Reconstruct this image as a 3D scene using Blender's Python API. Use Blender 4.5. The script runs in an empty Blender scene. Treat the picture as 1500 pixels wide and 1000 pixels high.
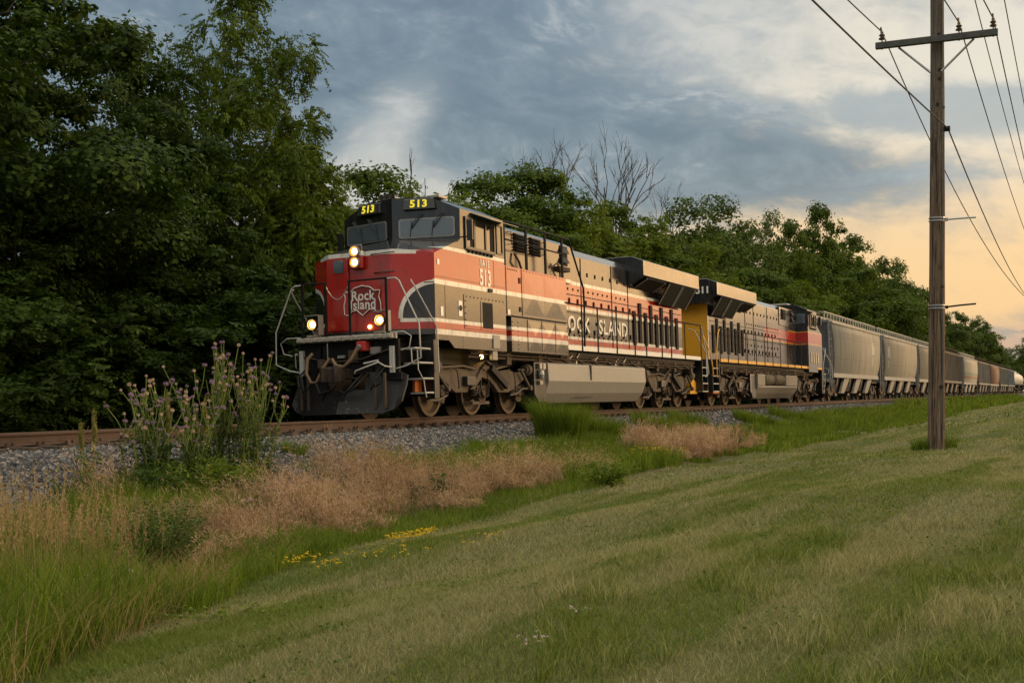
import bpy, bmesh, math, random
import numpy as np
from mathutils import Vector, Matrix, noise as mnoise

# ------------------------------------------------------------------ scene, camera, sky, sun
scene = bpy.context.scene
COL = scene.collection
R = math.radians
scene.render.engine = 'CYCLES'
scene.cycles.use_denoising = True
scene.cycles.use_adaptive_sampling = True
scene.cycles.adaptive_threshold = 0.02
scene.cycles.max_bounces = 6
scene.cycles.transparent_max_bounces = 8
scene.cycles.sample_clamp_indirect = 6.0
scene.view_settings.view_transform = 'Standard'
scene.view_settings.look = 'None'
scene.view_settings.exposure = 0.0
scene.view_settings.gamma = 1.0
scene.view_settings.use_curve_mapping = False

CAM = Vector((-23.67, -14.03, 0.587))
HEAD = math.atan(840.0/1780.0)            # heading of the camera from the track direction (+X)
FPX = 1780.0                              # focal length in pixels of the 1500 px wide photograph
FW = Vector((math.cos(HEAD), math.sin(HEAD), 0)); RT = Vector((math.sin(HEAD), -math.cos(HEAD), 0))
cd = bpy.data.cameras.new('camera'); cam = bpy.data.objects.new('camera', cd); COL.objects.link(cam)
cam.location = CAM; cam.rotation_euler = (R(90), 0, HEAD - R(90))
cd.sensor_width = 36.0; cd.lens = 36.0*FPX/1500.0; cd.shift_y = 72.0/1500.0
cd.clip_start = 0.1; cd.clip_end = 6000.0
scene.camera = cam

SUN_AZ, SUN_EL = R(-58), R(7)             # azimuth counter-clockwise from +X
sd = bpy.data.lights.new('sun', 'SUN'); sun = bpy.data.objects.new('sun', sd); COL.objects.link(sun)
sd.energy = 0.85; sd.angle = R(14); sd.color = (1.0, 0.74, 0.48)
sdir = Vector((math.cos(SUN_EL)*math.cos(SUN_AZ), math.cos(SUN_EL)*math.sin(SUN_AZ), math.sin(SUN_EL)))
sun.rotation_euler = sdir.to_track_quat('Z', 'Y').to_euler()

# ------------------------------------------------------------------ node expressions
class V:
    """A node socket (or number) with arithmetic."""
    def __init__(s, nt, k): s.nt, s.k = nt, k
    def _b(s, op, o, rev=False):
        n = s.nt.nodes.new('ShaderNodeMath'); n.operation = op
        a, b = (o, s) if rev else (s, o)
        for i, v in enumerate((a, b)):
            if isinstance(v, V): s.nt.links.new(v.k, n.inputs[i])
            else: n.inputs[i].default_value = float(v)
        return V(s.nt, n.outputs[0])
    def __add__(s, o): return s._b('ADD', o)
    def __radd__(s, o): return s._b('ADD', o)
    def __sub__(s, o): return s._b('SUBTRACT', o)
    def __rsub__(s, o): return s._b('SUBTRACT', o, True)
    def __mul__(s, o): return s._b('MULTIPLY', o)
    def __rmul__(s, o): return s._b('MULTIPLY', o)
    def __truediv__(s, o): return s._b('DIVIDE', o)
    def __rtruediv__(s, o): return s._b('DIVIDE', o, True)
    def lt(s, o): return s._b('LESS_THAN', o)
    def gt(s, o): return s._b('GREATER_THAN', o)
    def mn(s, o): return s._b('MINIMUM', o)
    def mx(s, o): return s._b('MAXIMUM', o)
    def pw(s, o): return s._b('POWER', o)
    def mod(s, o): return s._b('FLOORED_MODULO', o)
    def atan2(s, o): return s._b('ARCTAN2', o)
    def f(s, op):
        n = s.nt.nodes.new('ShaderNodeMath'); n.operation = op; s.nt.links.new(s.k, n.inputs[0]); return V(s.nt, n.outputs[0])
    def abs(s): return s.f('ABSOLUTE')
    def sat(s): return s.mx(0.0).mn(1.0)
    def ss(s, a, b):
        n = s.nt.nodes.new('ShaderNodeMapRange'); n.interpolation_type = 'SMOOTHSTEP'
        s.nt.links.new(s.k, n.inputs[0])
        n.inputs[1].default_value = a; n.inputs[2].default_value = b
        if a > b:
            n.inputs[1].default_value = b; n.inputs[2].default_value = a; n.inputs[3].default_value = 1; n.inputs[4].default_value = 0
        return V(s.nt, n.outputs[0])
    def band(s, a, b): return s.gt(a)*s.lt(b)

def xyz(nt, sock):
    n = nt.nodes.new('ShaderNodeSeparateXYZ'); nt.links.new(sock, n.inputs[0]); return [V(nt, o) for o in n.outputs]
def vec(nt, x, y, z):
    n = nt.nodes.new('ShaderNodeCombineXYZ')
    for i, v in enumerate((x, y, z)):
        if isinstance(v, V): nt.links.new(v.k, n.inputs[i])
        else: n.inputs[i].default_value = float(v)
    return V(nt, n.outputs[0])
def noise(nt, v, scale, detail=4, rough=0.55, dist=0.0):
    n = nt.nodes.new('ShaderNodeTexNoise'); nt.links.new(v.k, n.inputs['Vector'])
    n.inputs['Scale'].default_value = scale; n.inputs['Detail'].default_value = detail
    n.inputs['Roughness'].default_value = rough; n.inputs['Distortion'].default_value = dist
    return V(nt, n.outputs[0])
def mixc(nt, fac, a, b, mode='MIX'):
    n = nt.nodes.new('ShaderNodeMix'); n.data_type = 'RGBA'; n.blend_type = mode
    for s_, v in ((n.inputs[0], fac), (n.inputs[6], a), (n.inputs[7], b)):
        if isinstance(v, V): nt.links.new(v.k, s_)
        elif isinstance(v, (int, float)): s_.default_value = float(v)
        else: s_.default_value = (*v, 1.0)[:4]
    return V(nt, n.outputs[2])

# ------------------------------------------------------------------ sky
world = bpy.data.worlds.new('World'); scene.world = world; world.use_nodes = True
nt = world.node_tree; nt.nodes.clear()
tc = nt.nodes.new('ShaderNodeTexCoord'); gen = V(nt, tc.outputs['Generated'])
dx, dy, dz = xyz(nt, gen.k)
az = dy.atan2(dx)*(180/math.pi); el = dz.f('ARCSINE')*(180/math.pi)
sky = nt.nodes.new('ShaderNodeTexSky'); sky.sky_type = 'NISHITA'; sky.sun_disc = False
sky.sun_elevation = SUN_EL; sky.sun_rotation = R(90) - SUN_AZ; sky.air_density = 1.2; sky.dust_density = 3.0
nish = V(nt, sky.outputs[0])
nish = mixc(nt, 1.0, nish, (.05, .05, .05), 'MULTIPLY')
# wind-drawn cloud texture, streaks running slightly downhill towards the sunset
w0 = noise(nt, vec(nt, az*.045, el*.11, 3.7), 1.6, 3)
ws = el - az*.10 + (w0 - .5)*5.0
n1 = noise(nt, vec(nt, az*.05, ws*.16, 1.3), 1.7, 6, .55, .1)
n2 = noise(nt, vec(nt, az*.12, ws*.24, 7.1), 1.9, 7, .58, .0)
n3 = noise(nt, vec(nt, az*.30, ws*.62, 2.2), 2.0, 6, .6)
def blob(a0, e0, ra, re, tilt=0.0):
    da = (az - a0); de = el - e0 - da*tilt
    q = (da/ra)*(da/ra) + (de/re)*(de/re)
    return (q*-1.0).f('EXPONENT')
# clear sky towards the sunset: cream high, peach low; pale grey-blue away from it
warm = (az + (n1 - .5)*16).ss(22.0, 9.0)
low = (el + (n1 - .5)*2).ss(13.0, 5.5)
cream = mixc(nt, low, (.73, .66, .55), (.86, .565, .29))
pale = mixc(nt, el.ss(5.0, 16.0), (.56, .53, .48), (.44, .46, .47))
clear = mixc(nt, warm, pale, cream)
# the great slate cloud over the train, torn open in two places
lump = blob(33, 16, 17, 8.5)*1.25 + blob(21, 10.5, 9, 3.2, .12)*1.0 + blob(46, 15, 10, 12)*.8 + blob(12, 10.2, 6, 1.6, .15)*.75
lump = lump - blob(31.2, 11.8, 2.6, 2.4, -.6)*1.35 - blob(31, 8.7, 6.5, 1.6, -.12)*1.2 - blob(15.5, 17, 6, 4.5)*.45
slate = (lump + (n1 - .5)*1.6 + (n2 - .5)*1.5 + (n3 - .5)*.8).ss(-.05, 1.0)
slatec = mixc(nt, (n2*.5 + n1*.25 + n3*.25).ss(.40, .62), (.090, .142, .205), (.185, .240, .300))
clear = mixc(nt, (n3*.6 + n2*.4).ss(.44, .60)*.30*(1.0 - warm), clear, (.30, .33, .35))
c = mixc(nt, slate*.95, clear, slatec)
# grey-blue bars near the sunset and the purple bank low down
bars = blob(5.2, 12.2, 6.0, 1.15, .06) + blob(6.0, 9.6, 4.5, .55, .05)*.55 + blob(-4, 14.0, 7, 1.2, .05)*.6
bars = (bars*1.35 + (n2 - .5)*.9 + (n3 - .5)*.6).ss(.25, .85)
c = mixc(nt, bars*.72, c, mixc(nt, n3, (.19, .255, .32), (.34, .375, .40)))
bank = (el + (n2 - .5)*2.2 + (n3 - .5)*.9 + (az - 4)*.10).ss(3.7, 2.3)*az.ss(16, 9)
c = mixc(nt, bank*.85, c, mixc(nt, n3.ss(.4, .62), (.30, .30, .31), (.55, .39, .31)))
# thin white wisps
n4 = noise(nt, vec(nt, az*.55, ws*1.25, 5.5), 2.0, 5, .6)
wisp = ((n2*.5 + n1*.5).ss(.50, .66)*(n3*.5 + n4*.5).ss(.44, .62)*.42)*(1.0 - warm*.6)
c = mixc(nt, wisp, c, (.70, .68, .64))
# outside the picture: the open sunset glow right of the frame, with an added dark bank beneath it standing in for a treeline in the reflections, and a bright overhead
glow = az.ss(1.5, -12.0)*az.ss(-112.0, -70.0)*(el + (n2 - .5)*5.0 + (n3 - .5)*4.0).ss(3.7, 6.4)*el.ss(26.0, 11.0)
c = mixc(nt, glow, c, (2.8, 1.62, .70))
rest = (1.0 - az.ss(-125, -95)*az.ss(120, 80))
c = mixc(nt, rest*.7, c, (.22, .255, .30))
up = el.ss(21, 38)
c = mixc(nt, up, c, mixc(nt, n1, (1.30, 1.24, 1.06), (1.62, 1.50, 1.22)))
c = mixc(nt, el.ss(0.2, -1.5), c, (.05, .055, .04))
c = mixc(nt, 1.0, c, nish, 'ADD')
bg = nt.nodes.new('ShaderNodeBackground'); bg.inputs['Strength'].default_value = 1.0
nt.links.new(c.k, bg.inputs['Color'])
wo = nt.nodes.new('ShaderNodeOutputWorld'); nt.links.new(bg.outputs[0], wo.inputs[0])
world.cycles.sampling_method = 'MANUAL'; world.cycles.sample_map_resolution = 1024

# ------------------------------------------------------------------ materials
def newmat(name):
    m = bpy.data.materials.new(name); m.use_nodes = True
    nt = m.node_tree; nt.nodes.clear()
    out = nt.nodes.new('ShaderNodeOutputMaterial')
    return m, nt, out
def principled(nt, out, color, rough=.5, metal=0.0, spec=.5, coat=0.0, coat_rough=.08, bump=None, bump_d=.01):
    p = nt.nodes.new('ShaderNodeBsdfPrincipled')
    for nm, v in (('Base Color', color), ('Roughness', rough), ('Metallic', metal), ('Specular IOR Level', spec), ('Coat Weight', coat), ('Coat Roughness', coat_rough)):
        if isinstance(v, V): nt.links.new(v.k, p.inputs[nm])
        elif isinstance(v, (tuple, list)): p.inputs[nm].default_value = (*v, 1.0)[:4]
        else: p.inputs[nm].default_value = v
    if bump is not None:
        b = nt.nodes.new('ShaderNodeBump'); b.inputs['Strength'].default_value = 1.0; b.inputs['Distance'].default_value = bump_d
        nt.links.new(bump.k, b.inputs['Height']); nt.links.new(b.outputs[0], p.inputs['Normal'])
    nt.links.new(p.outputs[0], out.inputs[0])
    return p
def objco(nt):
    t = nt.nodes.new('ShaderNodeTexCoord'); return V(nt, t.outputs['Object'])
MATS = {}
def mat(name, col, rough=.5, metal=0.0, spec=.5, coat=0.0, var=.25, dirt=(.16, .12, .085), dirt_amt=.35, scale=2.5, bump=0.0):
    """Plain paint or metal with uneven tone and a film of dust and grime."""
    if name in MATS: return MATS[name]
    m, nt, out = newmat(name); o = objco(nt)
    a = noise(nt, o, scale, 6, .6); b = noise(nt, o, scale*7, 4, .6)
    base = mixc(nt, ((a - .5)*2.2 + .5).sat(), tuple(c*(1-var) for c in col), tuple(min(1, c*(1+var)) for c in col))
    base = mixc(nt, (a*.55 + b*.45).ss(.47, .68)*dirt_amt, base, dirt)
    principled(nt, out, base, (b - .5)*.25 + rough, metal, spec, coat, .12, b if bump else None, bump)
    MATS[name] = m; return m
def emis(name, col, strength):
    m, nt, out = newmat(name); e = nt.nodes.new('ShaderNodeEmission')
    e.inputs[0].default_value = (*col, 1); e.inputs[1].default_value = strength
    nt.links.new(e.outputs[0], out.inputs[0]); return m
def leafmat(name, cols, trans=.35, rough=.62, big=.35, spec=.14):
    """Leaves or blades: every leaf its own tone, translucent."""
    m, nt, out = newmat(name)
    g = nt.nodes.new('ShaderNodeNewGeometry'); rnd = V(nt, g.outputs['Random Per Island'])
    cr = nt.nodes.new('ShaderNodeValToRGB'); el_ = cr.color_ramp.elements
    while len(el_) < len(cols): el_.new(.5)
    for i, cc in enumerate(cols):
        el_[i].position = i/(len(cols)-1); el_[i].color = (*cc, 1)
    pos = V(nt, g.outputs['Position'])
    nb = noise(nt, pos, big, 3)
    nt.links.new(((rnd*.7 + (nb - .5)*1.3 + .15).sat()).k, cr.inputs[0])
    colr = V(nt, cr.outputs[0])
    p = nt.nodes.new('ShaderNodeBsdfPrincipled'); p.inputs['Roughness'].default_value = rough
    p.inputs['Specular IOR Level'].default_value = spec
    nt.links.new(colr.k, p.inputs['Base Color'])
    t = nt.nodes.new('ShaderNodeBsdfTranslucent'); nt.links.new(mixc(nt, 1.0, colr, (1.0, 1.05, .55), 'MULTIPLY').k, t.inputs[0])
    mx = nt.nodes.new('ShaderNodeMixShader'); mx.inputs[0].default_value = trans
    nt.links.new(p.outputs[0], mx.inputs[1]); nt.links.new(t.outputs[0], mx.inputs[2]); nt.links.new(mx.outputs[0], out.inputs[0])
    return m

# ------------------------------------------------------------------ mesh builder
class MB:
    def __init__(s): s.v, s.f, s.sm, s.mi, s.cur = [], [], [], [], 0
    def face(s, pts, smooth=False):
        i = len(s.v); s.v += [tuple(p) for p in pts]; s.f.append(tuple(range(i, i+len(pts)))); s.sm.append(smooth); s.mi.append(s.cur); return s
    def poly(s, verts, faces, smooth=False):
        i = len(s.v); s.v += [tuple(p) for p in verts]
        for f in faces: s.f.append(tuple(k+i for k in f)); s.sm.append(smooth); s.mi.append(s.cur)
        return s
    def box(s, x0, x1, y0, y1, z0, z1):
        v = [(x0,y0,z0),(x1,y0,z0),(x1,y1,z0),(x0,y1,z0),(x0,y0,z1),(x1,y0,z1),(x1,y1,z1),(x0,y1,z1)]
        return s.poly(v, [(0,3,2,1),(4,5,6,7),(0,1,5,4),(1,2,6,5),(2,3,7,6),(3,0,4,7)])
    def obox(s, c, half, rot):
        v = []
        for z in (-1, 1):
            for x, y in ((-1,-1),(1,-1),(1,1),(-1,1)):
                v.append(Vector(c) + rot @ Vector((x*half[0], y*half[1], z*half[2])))
        return s.poly(v, [(0,3,2,1),(4,5,6,7),(0,1,5,4),(1,2,6,5),(2,3,7,6),(3,0,4,7)])
    def prism(s, pts, axis, a, b, tri=False):
        """pts: 2D polygon; axis 'x' -> (y,z), 'y' -> (x,z), 'z' -> (x,y)"""
        def P(p, t):
            return (t, p[0], p[1]) if axis == 'x' else (p[0], t, p[1]) if axis == 'y' else (p[0], p[1], t)
        n = len(pts)
        s.face([P(p, a) for p in pts]); s.face([P(p, b) for p in reversed(pts)])
        for i in range(n):
            j = (i+1) % n
            s.face([P(pts[i], a), P(pts[i], b), P(pts[j], b), P(pts[j], a)])
        return s
    def tube(s, pts, r, n=8, caps=True):
        pts = [Vector(p) for p in pts]; rs = r if isinstance(r, (list, tuple)) else [r]*len(pts)
        rings = []; up = None
        for i, p in enumerate(pts):
            d = (pts[min(i+1, len(pts)-1)] - pts[max(i-1, 0)]).normalized()
            if up is None: up = d.orthogonal().normalized()
            up = (up - d*up.dot(d)); up = up.normalized() if up.length > 1e-6 else d.orthogonal().normalized()
            w = d.cross(up)
            rings.append([p + (up*math.cos(2*math.pi*k/n) + w*math.sin(2*math.pi*k/n))*rs[i] for k in range(n)])
        base = len(s.v)
        for rg in rings: s.v += [tuple(q) for q in rg]
        for i in range(len(pts)-1):
            for k in range(n):
                a = base+i*n+k; b = base+i*n+(k+1) % n
                s.f.append((a, b, b+n, a+n)); s.sm.append(n > 5); s.mi.append(s.cur)
        if caps: s.face(list(reversed(rings[0]))); s.face(rings[-1])
        return s
    def cyl(s, p0, p1, r, n=16): return s.tube([p0, p1], r, n)
    def lathe(s, prof, c, axis='y', n=32, sgn=1):
        """prof: list of (radius, offset along axis)"""
        def P(r, o, k):
            a = 2*math.pi*k/n; u, w = r*math.cos(a), r*math.sin(a); o = o*sgn
            return (c[0]+u, c[1]+o, c[2]+w) if axis == 'y' else (c[0]+o, c[1]+u, c[2]+w) if axis == 'x' else (c[0]+u, c[1]+w, c[2]+o)
        for (r0, o0), (r1, o1) in zip(prof, prof[1:]):
            ring = [P(r0, o0, k) for k in range(n)] + [P(r1, o1, k) for k in range(n)]
            s.poly(ring, [(k, (k+1) % n, n+(k+1) % n, n+k) for k in range(n)], True)
        return s
    def sphere(s, c, r, n=10, m=6, sz=1.0):
        pr = [(max(1e-4, r*math.sin(math.pi*i/m)), -r*sz*math.cos(math.pi*i/m)) for i in range(m+1)]
        return s.lathe(pr, c, 'z', n)
    def build(s, name, mats, parent=None, bevel=0.0, merge=False):
        me = bpy.data.meshes.new(name); me.from_pydata(s.v, [], s.f)
        for m in (mats if isinstance(mats, (list, tuple)) else [mats]): me.materials.append(m)
        me.polygons.foreach_set('use_smooth', s.sm); me.polygons.foreach_set('material_index', s.mi)
        bm = bmesh.new(); bm.from_mesh(me)
        if bevel or merge: bmesh.ops.remove_doubles(bm, verts=bm.verts, dist=1e-4)
        bmesh.ops.recalc_face_normals(bm, faces=bm.faces)
        bm.to_mesh(me); bm.free(); me.update()
        o = bpy.data.objects.new(name, me); COL.objects.link(o)
        if parent is not None: o.parent = parent
        if bevel:
            b = o.modifiers.new('bevel', 'BEVEL'); b.width = bevel; b.segments = 2; b.limit_method = 'ANGLE'; b.angle_limit = R(35)
        return o
def npmesh(name, verts, faces4, faces3, material, parent=None, smooth=False):
    """Fast mesh from numpy arrays: verts (n,3), quads (m,4), tris (k,3)."""
    me = bpy.data.meshes.new(name)
    verts = np.asarray(verts, np.float32).reshape(-1, 3)
    nq = 0 if faces4 is None else len(faces4); ntg = 0 if faces3 is None else len(faces3)
    loops = np.concatenate([np.asarray(faces4, np.int32).ravel() if nq else np.zeros(0, np.int32), np.asarray(faces3, np.int32).ravel() if ntg else np.zeros(0, np.int32)])
    me.vertices.add(len(verts)); me.vertices.foreach_set('co', verts.ravel())
    me.loops.add(len(loops)); me.loops.foreach_set('vertex_index', loops)
    me.polygons.add(nq+ntg)
    starts = np.concatenate([np.arange(nq)*4, nq*4 + np.arange(ntg)*3]).astype(np.int32)
    me.polygons.foreach_set('loop_start', starts)
    me.update(calc_edges=True)
    if smooth: me.polygons.foreach_set('use_smooth', np.ones(nq+ntg, bool))
    me.materials.append(material)
    o = bpy.data.objects.new(name, me); COL.objects.link(o)
    if parent is not None: o.parent = parent
    return o
def thing(name, label, cat, loc=(0, 0, 0), rot=(0, 0, 0), group=None):
    o = bpy.data.objects.new(name, None); COL.objects.link(o); o.location = loc; o.rotation_euler = rot
    o.empty_display_size = .2; return tag(o, label, cat, group)
def tag(o, label=None, cat=None, group=None, kind=None):
    if label: o['label'] = label
    if cat: o['category'] = cat
    if group: o['group'] = group
    if kind: o['kind'] = kind
    return o
def clone(o, parent=None):
    c = o.copy(); COL.objects.link(c)
    if parent is not None: c.parent = parent
    for ch in list(o.children): clone(ch, c)
    return c
def text(name, body, size, mats, parent, origin, xdir, ydir, sx=1.0, depth=.004, spacing=1.0, bold=0.0, fit=None):
    cu = bpy.data.curves.new('lettering', 'FONT'); cu.body = body; cu.size = size; cu.extrude = depth; cu.offset = bold
    cu.align_x = 'CENTER'; cu.align_y = 'CENTER'; cu.space_character = spacing; cu.resolution_u = 3
    t = bpy.data.objects.new('lettering', cu); COL.objects.link(t); bpy.context.view_layer.update()
    me = bpy.data.meshes.new_from_object(t.evaluated_get(bpy.context.evaluated_depsgraph_get()))
    bpy.data.objects.remove(t); bpy.data.curves.remove(cu)
    if fit:
        xs_ = [v.co.x for v in me.vertices]; ys_ = [v.co.y for v in me.vertices]; w_, h_ = max(xs_)-min(xs_), max(ys_)-min(ys_)
        me.transform(Matrix.Diagonal((fit[0]/w_, fit[1]/h_, 1, 1)) @ Matrix.Translation((-(max(xs_)+min(xs_))/2, -(max(ys_)+min(ys_))/2, 0)))
    X = Vector(xdir).normalized(); Y = Vector(ydir).normalized(); Z = X.cross(Y)
    M = Matrix((X*sx, Y, Z)).transposed().to_4x4(); M.translation = Vector(origin); me.transform(M)
    me.materials.clear(); me.materials.append(mats)
    o = bpy.data.objects.new(name, me); COL.objects.link(o); o.parent = parent; return o

# ------------------------------------------------------------------ terrain
PROF = [(-400, 1.0), (-60, .25), (-25, .0), (-16, -.24), (-13.8, -.38), (-11.4, -.50), (-8.5, -.93), (-6.6, -1.08), (-5.2, -.98), (-4.2, -.80), (-2.35, -.27), (2.35, -.27), (4.0, -.75), (6, -.85), (40, -.8), (400, 0)]
PY = np.array([p[0] for p in PROF]); PZ = np.array([p[1] for p in PROF])
def hz(x, y):
    x = np.asarray(x, float); y = np.asarray(y, float)
    z = np.interp(y, PY, PZ)
    z = (z + np.interp(y - .7, PY, PZ) + np.interp(y + .7, PY, PZ))/3
    far = np.clip((np.hypot(x+24, y+14) - 20)/30, 0, 1)
    und = .035*np.sin(x*.9 + 1.3*np.sin(y*.7)) + .03*np.sin(y*1.7 + x*.35 + 2) + .05*np.sin(x*.23 - y*.31)
    offtrack = np.clip((np.abs(y) - 2.6)/2.5, 0, 1)
    return z + und*offtrack*(1 - .4*far)
def pix(px, lateral):
    """Ground point on the line y = lateral seen at photo column px."""
    t = (px - 750)/FPX; Z = (lateral - CAM.y)/(math.sin(HEAD) - math.cos(HEAD)*t)
    p = CAM + (FW + RT*t)*Z; return p.x, p.y, Z

def ground_material():
    m, nt, out = newmat('meadow_soil'); o = objco(nt); x, y, z = xyz(nt, o.k)
    st = vec(nt, x*.16, y*1.0, 0.0)
    a = noise(nt, st, 1.1, 5, .6); b = noise(nt, o, 2.2, 6, .65); c2 = noise(nt, o, 28, 4, .7); d = noise(nt, o, .35, 4)
    g = mixc(nt, (a*.6 + b*.4).ss(.36, .64), (.055, .085, .022), (.175, .15, .075))
    g = mixc(nt, d.ss(.42, .64)*.6, g, (.09, .115, .032))
    g = mixc(nt, c2.ss(.35, .75)*.45, g, (.21, .185, .10))
    soil = mixc(nt, c2, (.04, .03, .02), (.12, .095, .06))
    g = mixc(nt, y.ss(-6.9, -6.1)*x.ss(8, 2)*.6, g, soil)
    g = mixc(nt, y.ss(2.5, 4.0), g, (.018, .02, .01))  # far side painted near black in place of shade behind the train
    principled(nt, out, g, .95, 0, .1, bump=(c2 + b), bump_d=.05)
    return m
xs = np.concatenate([np.linspace(-900, -60, 12), np.linspace(-55, -30, 18), np.arange(-29, 22, .3), np.arange(22, 70, 1.0), np.linspace(71, 320, 80), np.linspace(350, 2500, 20)])
ys = np.concatenate([np.linspace(-900, -40, 12), np.linspace(-36, -19, 12), np.arange(-18, 8, .25), np.arange(8.5, 30, 1.5), np.linspace(33, 900, 16)])
gx, gy = np.meshgrid(xs, ys, indexing='ij'); gz = hz(gx, gy)
gv = np.stack([gx, gy, gz], -1).reshape(-1, 3); ny = len(ys); ii, jj = np.meshgrid(np.arange(len(xs)-1), np.arange(ny-1), indexing='ij')
q = (ii*ny + jj).ravel(); gf = np.stack([q, q+ny, q+ny+1, q+1], -1)
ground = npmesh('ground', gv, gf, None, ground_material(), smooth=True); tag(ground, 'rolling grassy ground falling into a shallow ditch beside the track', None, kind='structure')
# ------------------------------------------------------------------ track
PHI = R(2.0)                               # the track is canted: far rail lower
def tilt(o, x=0.0, flip=False, z=0.0):
    P = Matrix.Translation((0, -.75, 0))
    M = Matrix.Translation((x, 0, z)) @ P @ Matrix.Rotation(-PHI, 4, 'X') @ P.inverted()
    if flip: M = M @ Matrix.Rotation(math.pi, 4, 'Z')
    o.matrix_basis = M
    return o
rust = mat('rusty_rail_steel', (.078, .047, .032), .75, .0, .3, var=.35, dirt=(.06, .035, .022), dirt_amt=.6, scale=3, bump=.004)
shiny = mat('worn_steel', (.16, .115, .08), .38, .75, .5, var=.15, dirt_amt=.2)
wood = mat('weathered_tie_wood', (.07, .055, .042), .9, 0, .2, var=.4, scale=4)
track = tag(tilt(thing('railway_track', 'rust brown steel railway track running under the train on grey stone ballast', 'railway track')), kind='thing')
def rail_mb(yc, x0, x1):
    s = [(-.07, -.172), (.07, -.172), (.07, -.160), (.014, -.140), (.010, -.045), (.036, -.034), (.036, -.006), (.028, 0), (-.028, 0), (-.036, -.006), (-.036, -.034), (-.010, -.045), (-.014, -.140), (-.07, -.160)]
    m = MB(); m.prism([(yc+p[0], p[1]) for p in s], 'x', x0, x1); return m
for yc in (-.753, .753): rail_mb(yc, -60, 420).build('rail', rust, track)
sp = MB(); sp.box(-.11, .11, -.93, -.58, -.185, -.168)
for a, b in ((-.06, -.85), (.05, -.85), (-.05, -.66), (.06, -.66)): sp.box(a-.016, a+.016, b-.02, b+.02, -.168, -.125)
tie0 = MB(); tie0.box(-.11, .11, -1.30, 1.30, -.36, -.187)
tie0 = tie0.build('tie', wood, track, bevel=.01); tie0.location = (-16, 0, 0)
plate0 = sp.build('tie_plate', rust, tie0)
for k in range(1, 92):
    c = clone(tie0, track); c.location = (-16 + k*.54, 0, 0)
m = MB()
for k in range(92, 520): m.box(-16+k*.54-.11, -16+k*.54+.11, -1.3, 1.3, -.36, -.187)
tag(m.build('far_ties', wood, track), kind='stuff')

# ------------------------------------------------------------------ locomotive materials
BLK = (.012, .013, .016); RED = (.40, .013, .006); WHT = (.72, .69, .62); YEL = (.62, .30, .02)
def loco_paint(name, scheme):
    m, nt, out = newmat(name); o = objco(nt); x, y, z = xyz(nt, o.k); ay = y.abs()
    gn = nt.nodes.new('ShaderNodeNewGeometry')
    big = noise(nt, o, 1.3, 5, .6); fine = noise(nt, o, 9, 5, .65)
    streak = noise(nt, vec(nt, x*3.2, y*3.2, z*.35), 2.5, 4, .6)
    if scheme == 'A':
        front = x.lt(-.865); side = 1.0 - front
        hood = x.gt(6.52); cab = x.lt(2.66)
        topw = side*(cab*z.band(3.64, 3.72)*x.gt(-.42) + hood*z.band(3.59, 3.69))
        redu = side*z.band(2.93, 3.64)*(1.0 - topw)
        w2 = side*z.band(2.86, 2.965)
        low_r = z.band(1.89, 2.04); low_w = (z.band(2.04, 2.12) + side*z.band(1.775, 1.89))
        u = (1.53 - ay)/.62; w = (z - 2.16)/.77
        e = (u*u + w*w)*z.gt(2.12) + 9.0*z.lt(2.12)
        inside = e.lt(.80); arc = e.band(.80, 1.02)
        ftop = z.band(3.50, 3.60)*ay.lt(1.22)
        fred = z.band(1.89, 3.66)*(1.0 - inside)*(1.0 - arc)*(1.0 - ftop)*(1.0-z.gt(3.60)*ay.lt(1.22))
        fwht = arc + ftop + z.band(2.04, 2.12)*ay.gt(.93)
        red = redu + side*low_r + front*fred
        wht = topw + w2 + side*low_w + front*fwht
        seam_x = hood*x.lt(13.0)
    else:
        wht = z.band(2.885, 2.935)*x.lt(9.5) + z.band(3.50, 3.55)*x.lt(4.6)
        red = z.band(2.935, 3.50)*x.lt(9.5)
        seam_x = x.gt(3.0)*x.lt(13.0)
    base = mixc(nt, red.sat(), BLK, mixc(nt, big, tuple(c*.82 for c in RED), tuple(c*1.15 for c in RED)))
    base = mixc(nt, wht.sat(), base, YEL if scheme == 'B' else WHT)
    seam = (seam_x*((x - 6.72).mod(.63)).lt(.032)*z.gt(1.95)*z.lt(4.42)).sat()
    rust_ = (fine*.6 + streak*.4).ss(.60, .78)
    dust = (big*.5 + streak*.5).ss(.40, .68)
    dustlow = z.ss(2.9, 1.5)
    base = mixc(nt, dust*.09 + dustlow*.07, base, (.22, .165, .105))
    base = mixc(nt, rust_*.30, base, (.11, .07, .045))
    grime = (streak*.7 + fine*.3).ss(.50, .62)*z.gt(1.5)
    base = mixc(nt, grime*.28, base, (.035, .028, .022))
    base = mixc(nt, seam*.85, base, (.01, .009, .008))
    rough = (.14 + (big - .5)*.10 + dustlow*.10 + dust*.08)
    bump = big*1.0 - seam*.35
    principled(nt, out, base, rough, 0, .5, .55, .13, bump, .008)
    return m
paintA = loco_paint('black_red_white_loco_paint', 'A'); paintB = loco_paint('black_red_yellow_loco_paint', 'B')
black = mat('black_gloss_steel', (.013, .014, .016), .35, 0, .5, .3, dirt=(.10, .08, .06), dirt_amt=.18)
railk = mat('matt_black_handrail_paint', (.010, .010, .011), .75, 0, .15, dirt_amt=.08)
dark = mat('dark_greasy_steel', (.009, .008, .008), .6, 0, .3, dirt=(.045, .033, .022), dirt_amt=.45)
void = mat('unlit_black', (.006, .006, .006), .7, 0, .2, dirt_amt=.05)  # near black that paints unlit depth into openings and recesses
dusty = mat('dusty_bogie_casting', (.125, .097, .070), .8, 0, .25, var=.3, dirt=(.07, .055, .04), dirt_amt=.75, scale=3.5, bump=.01)
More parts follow.
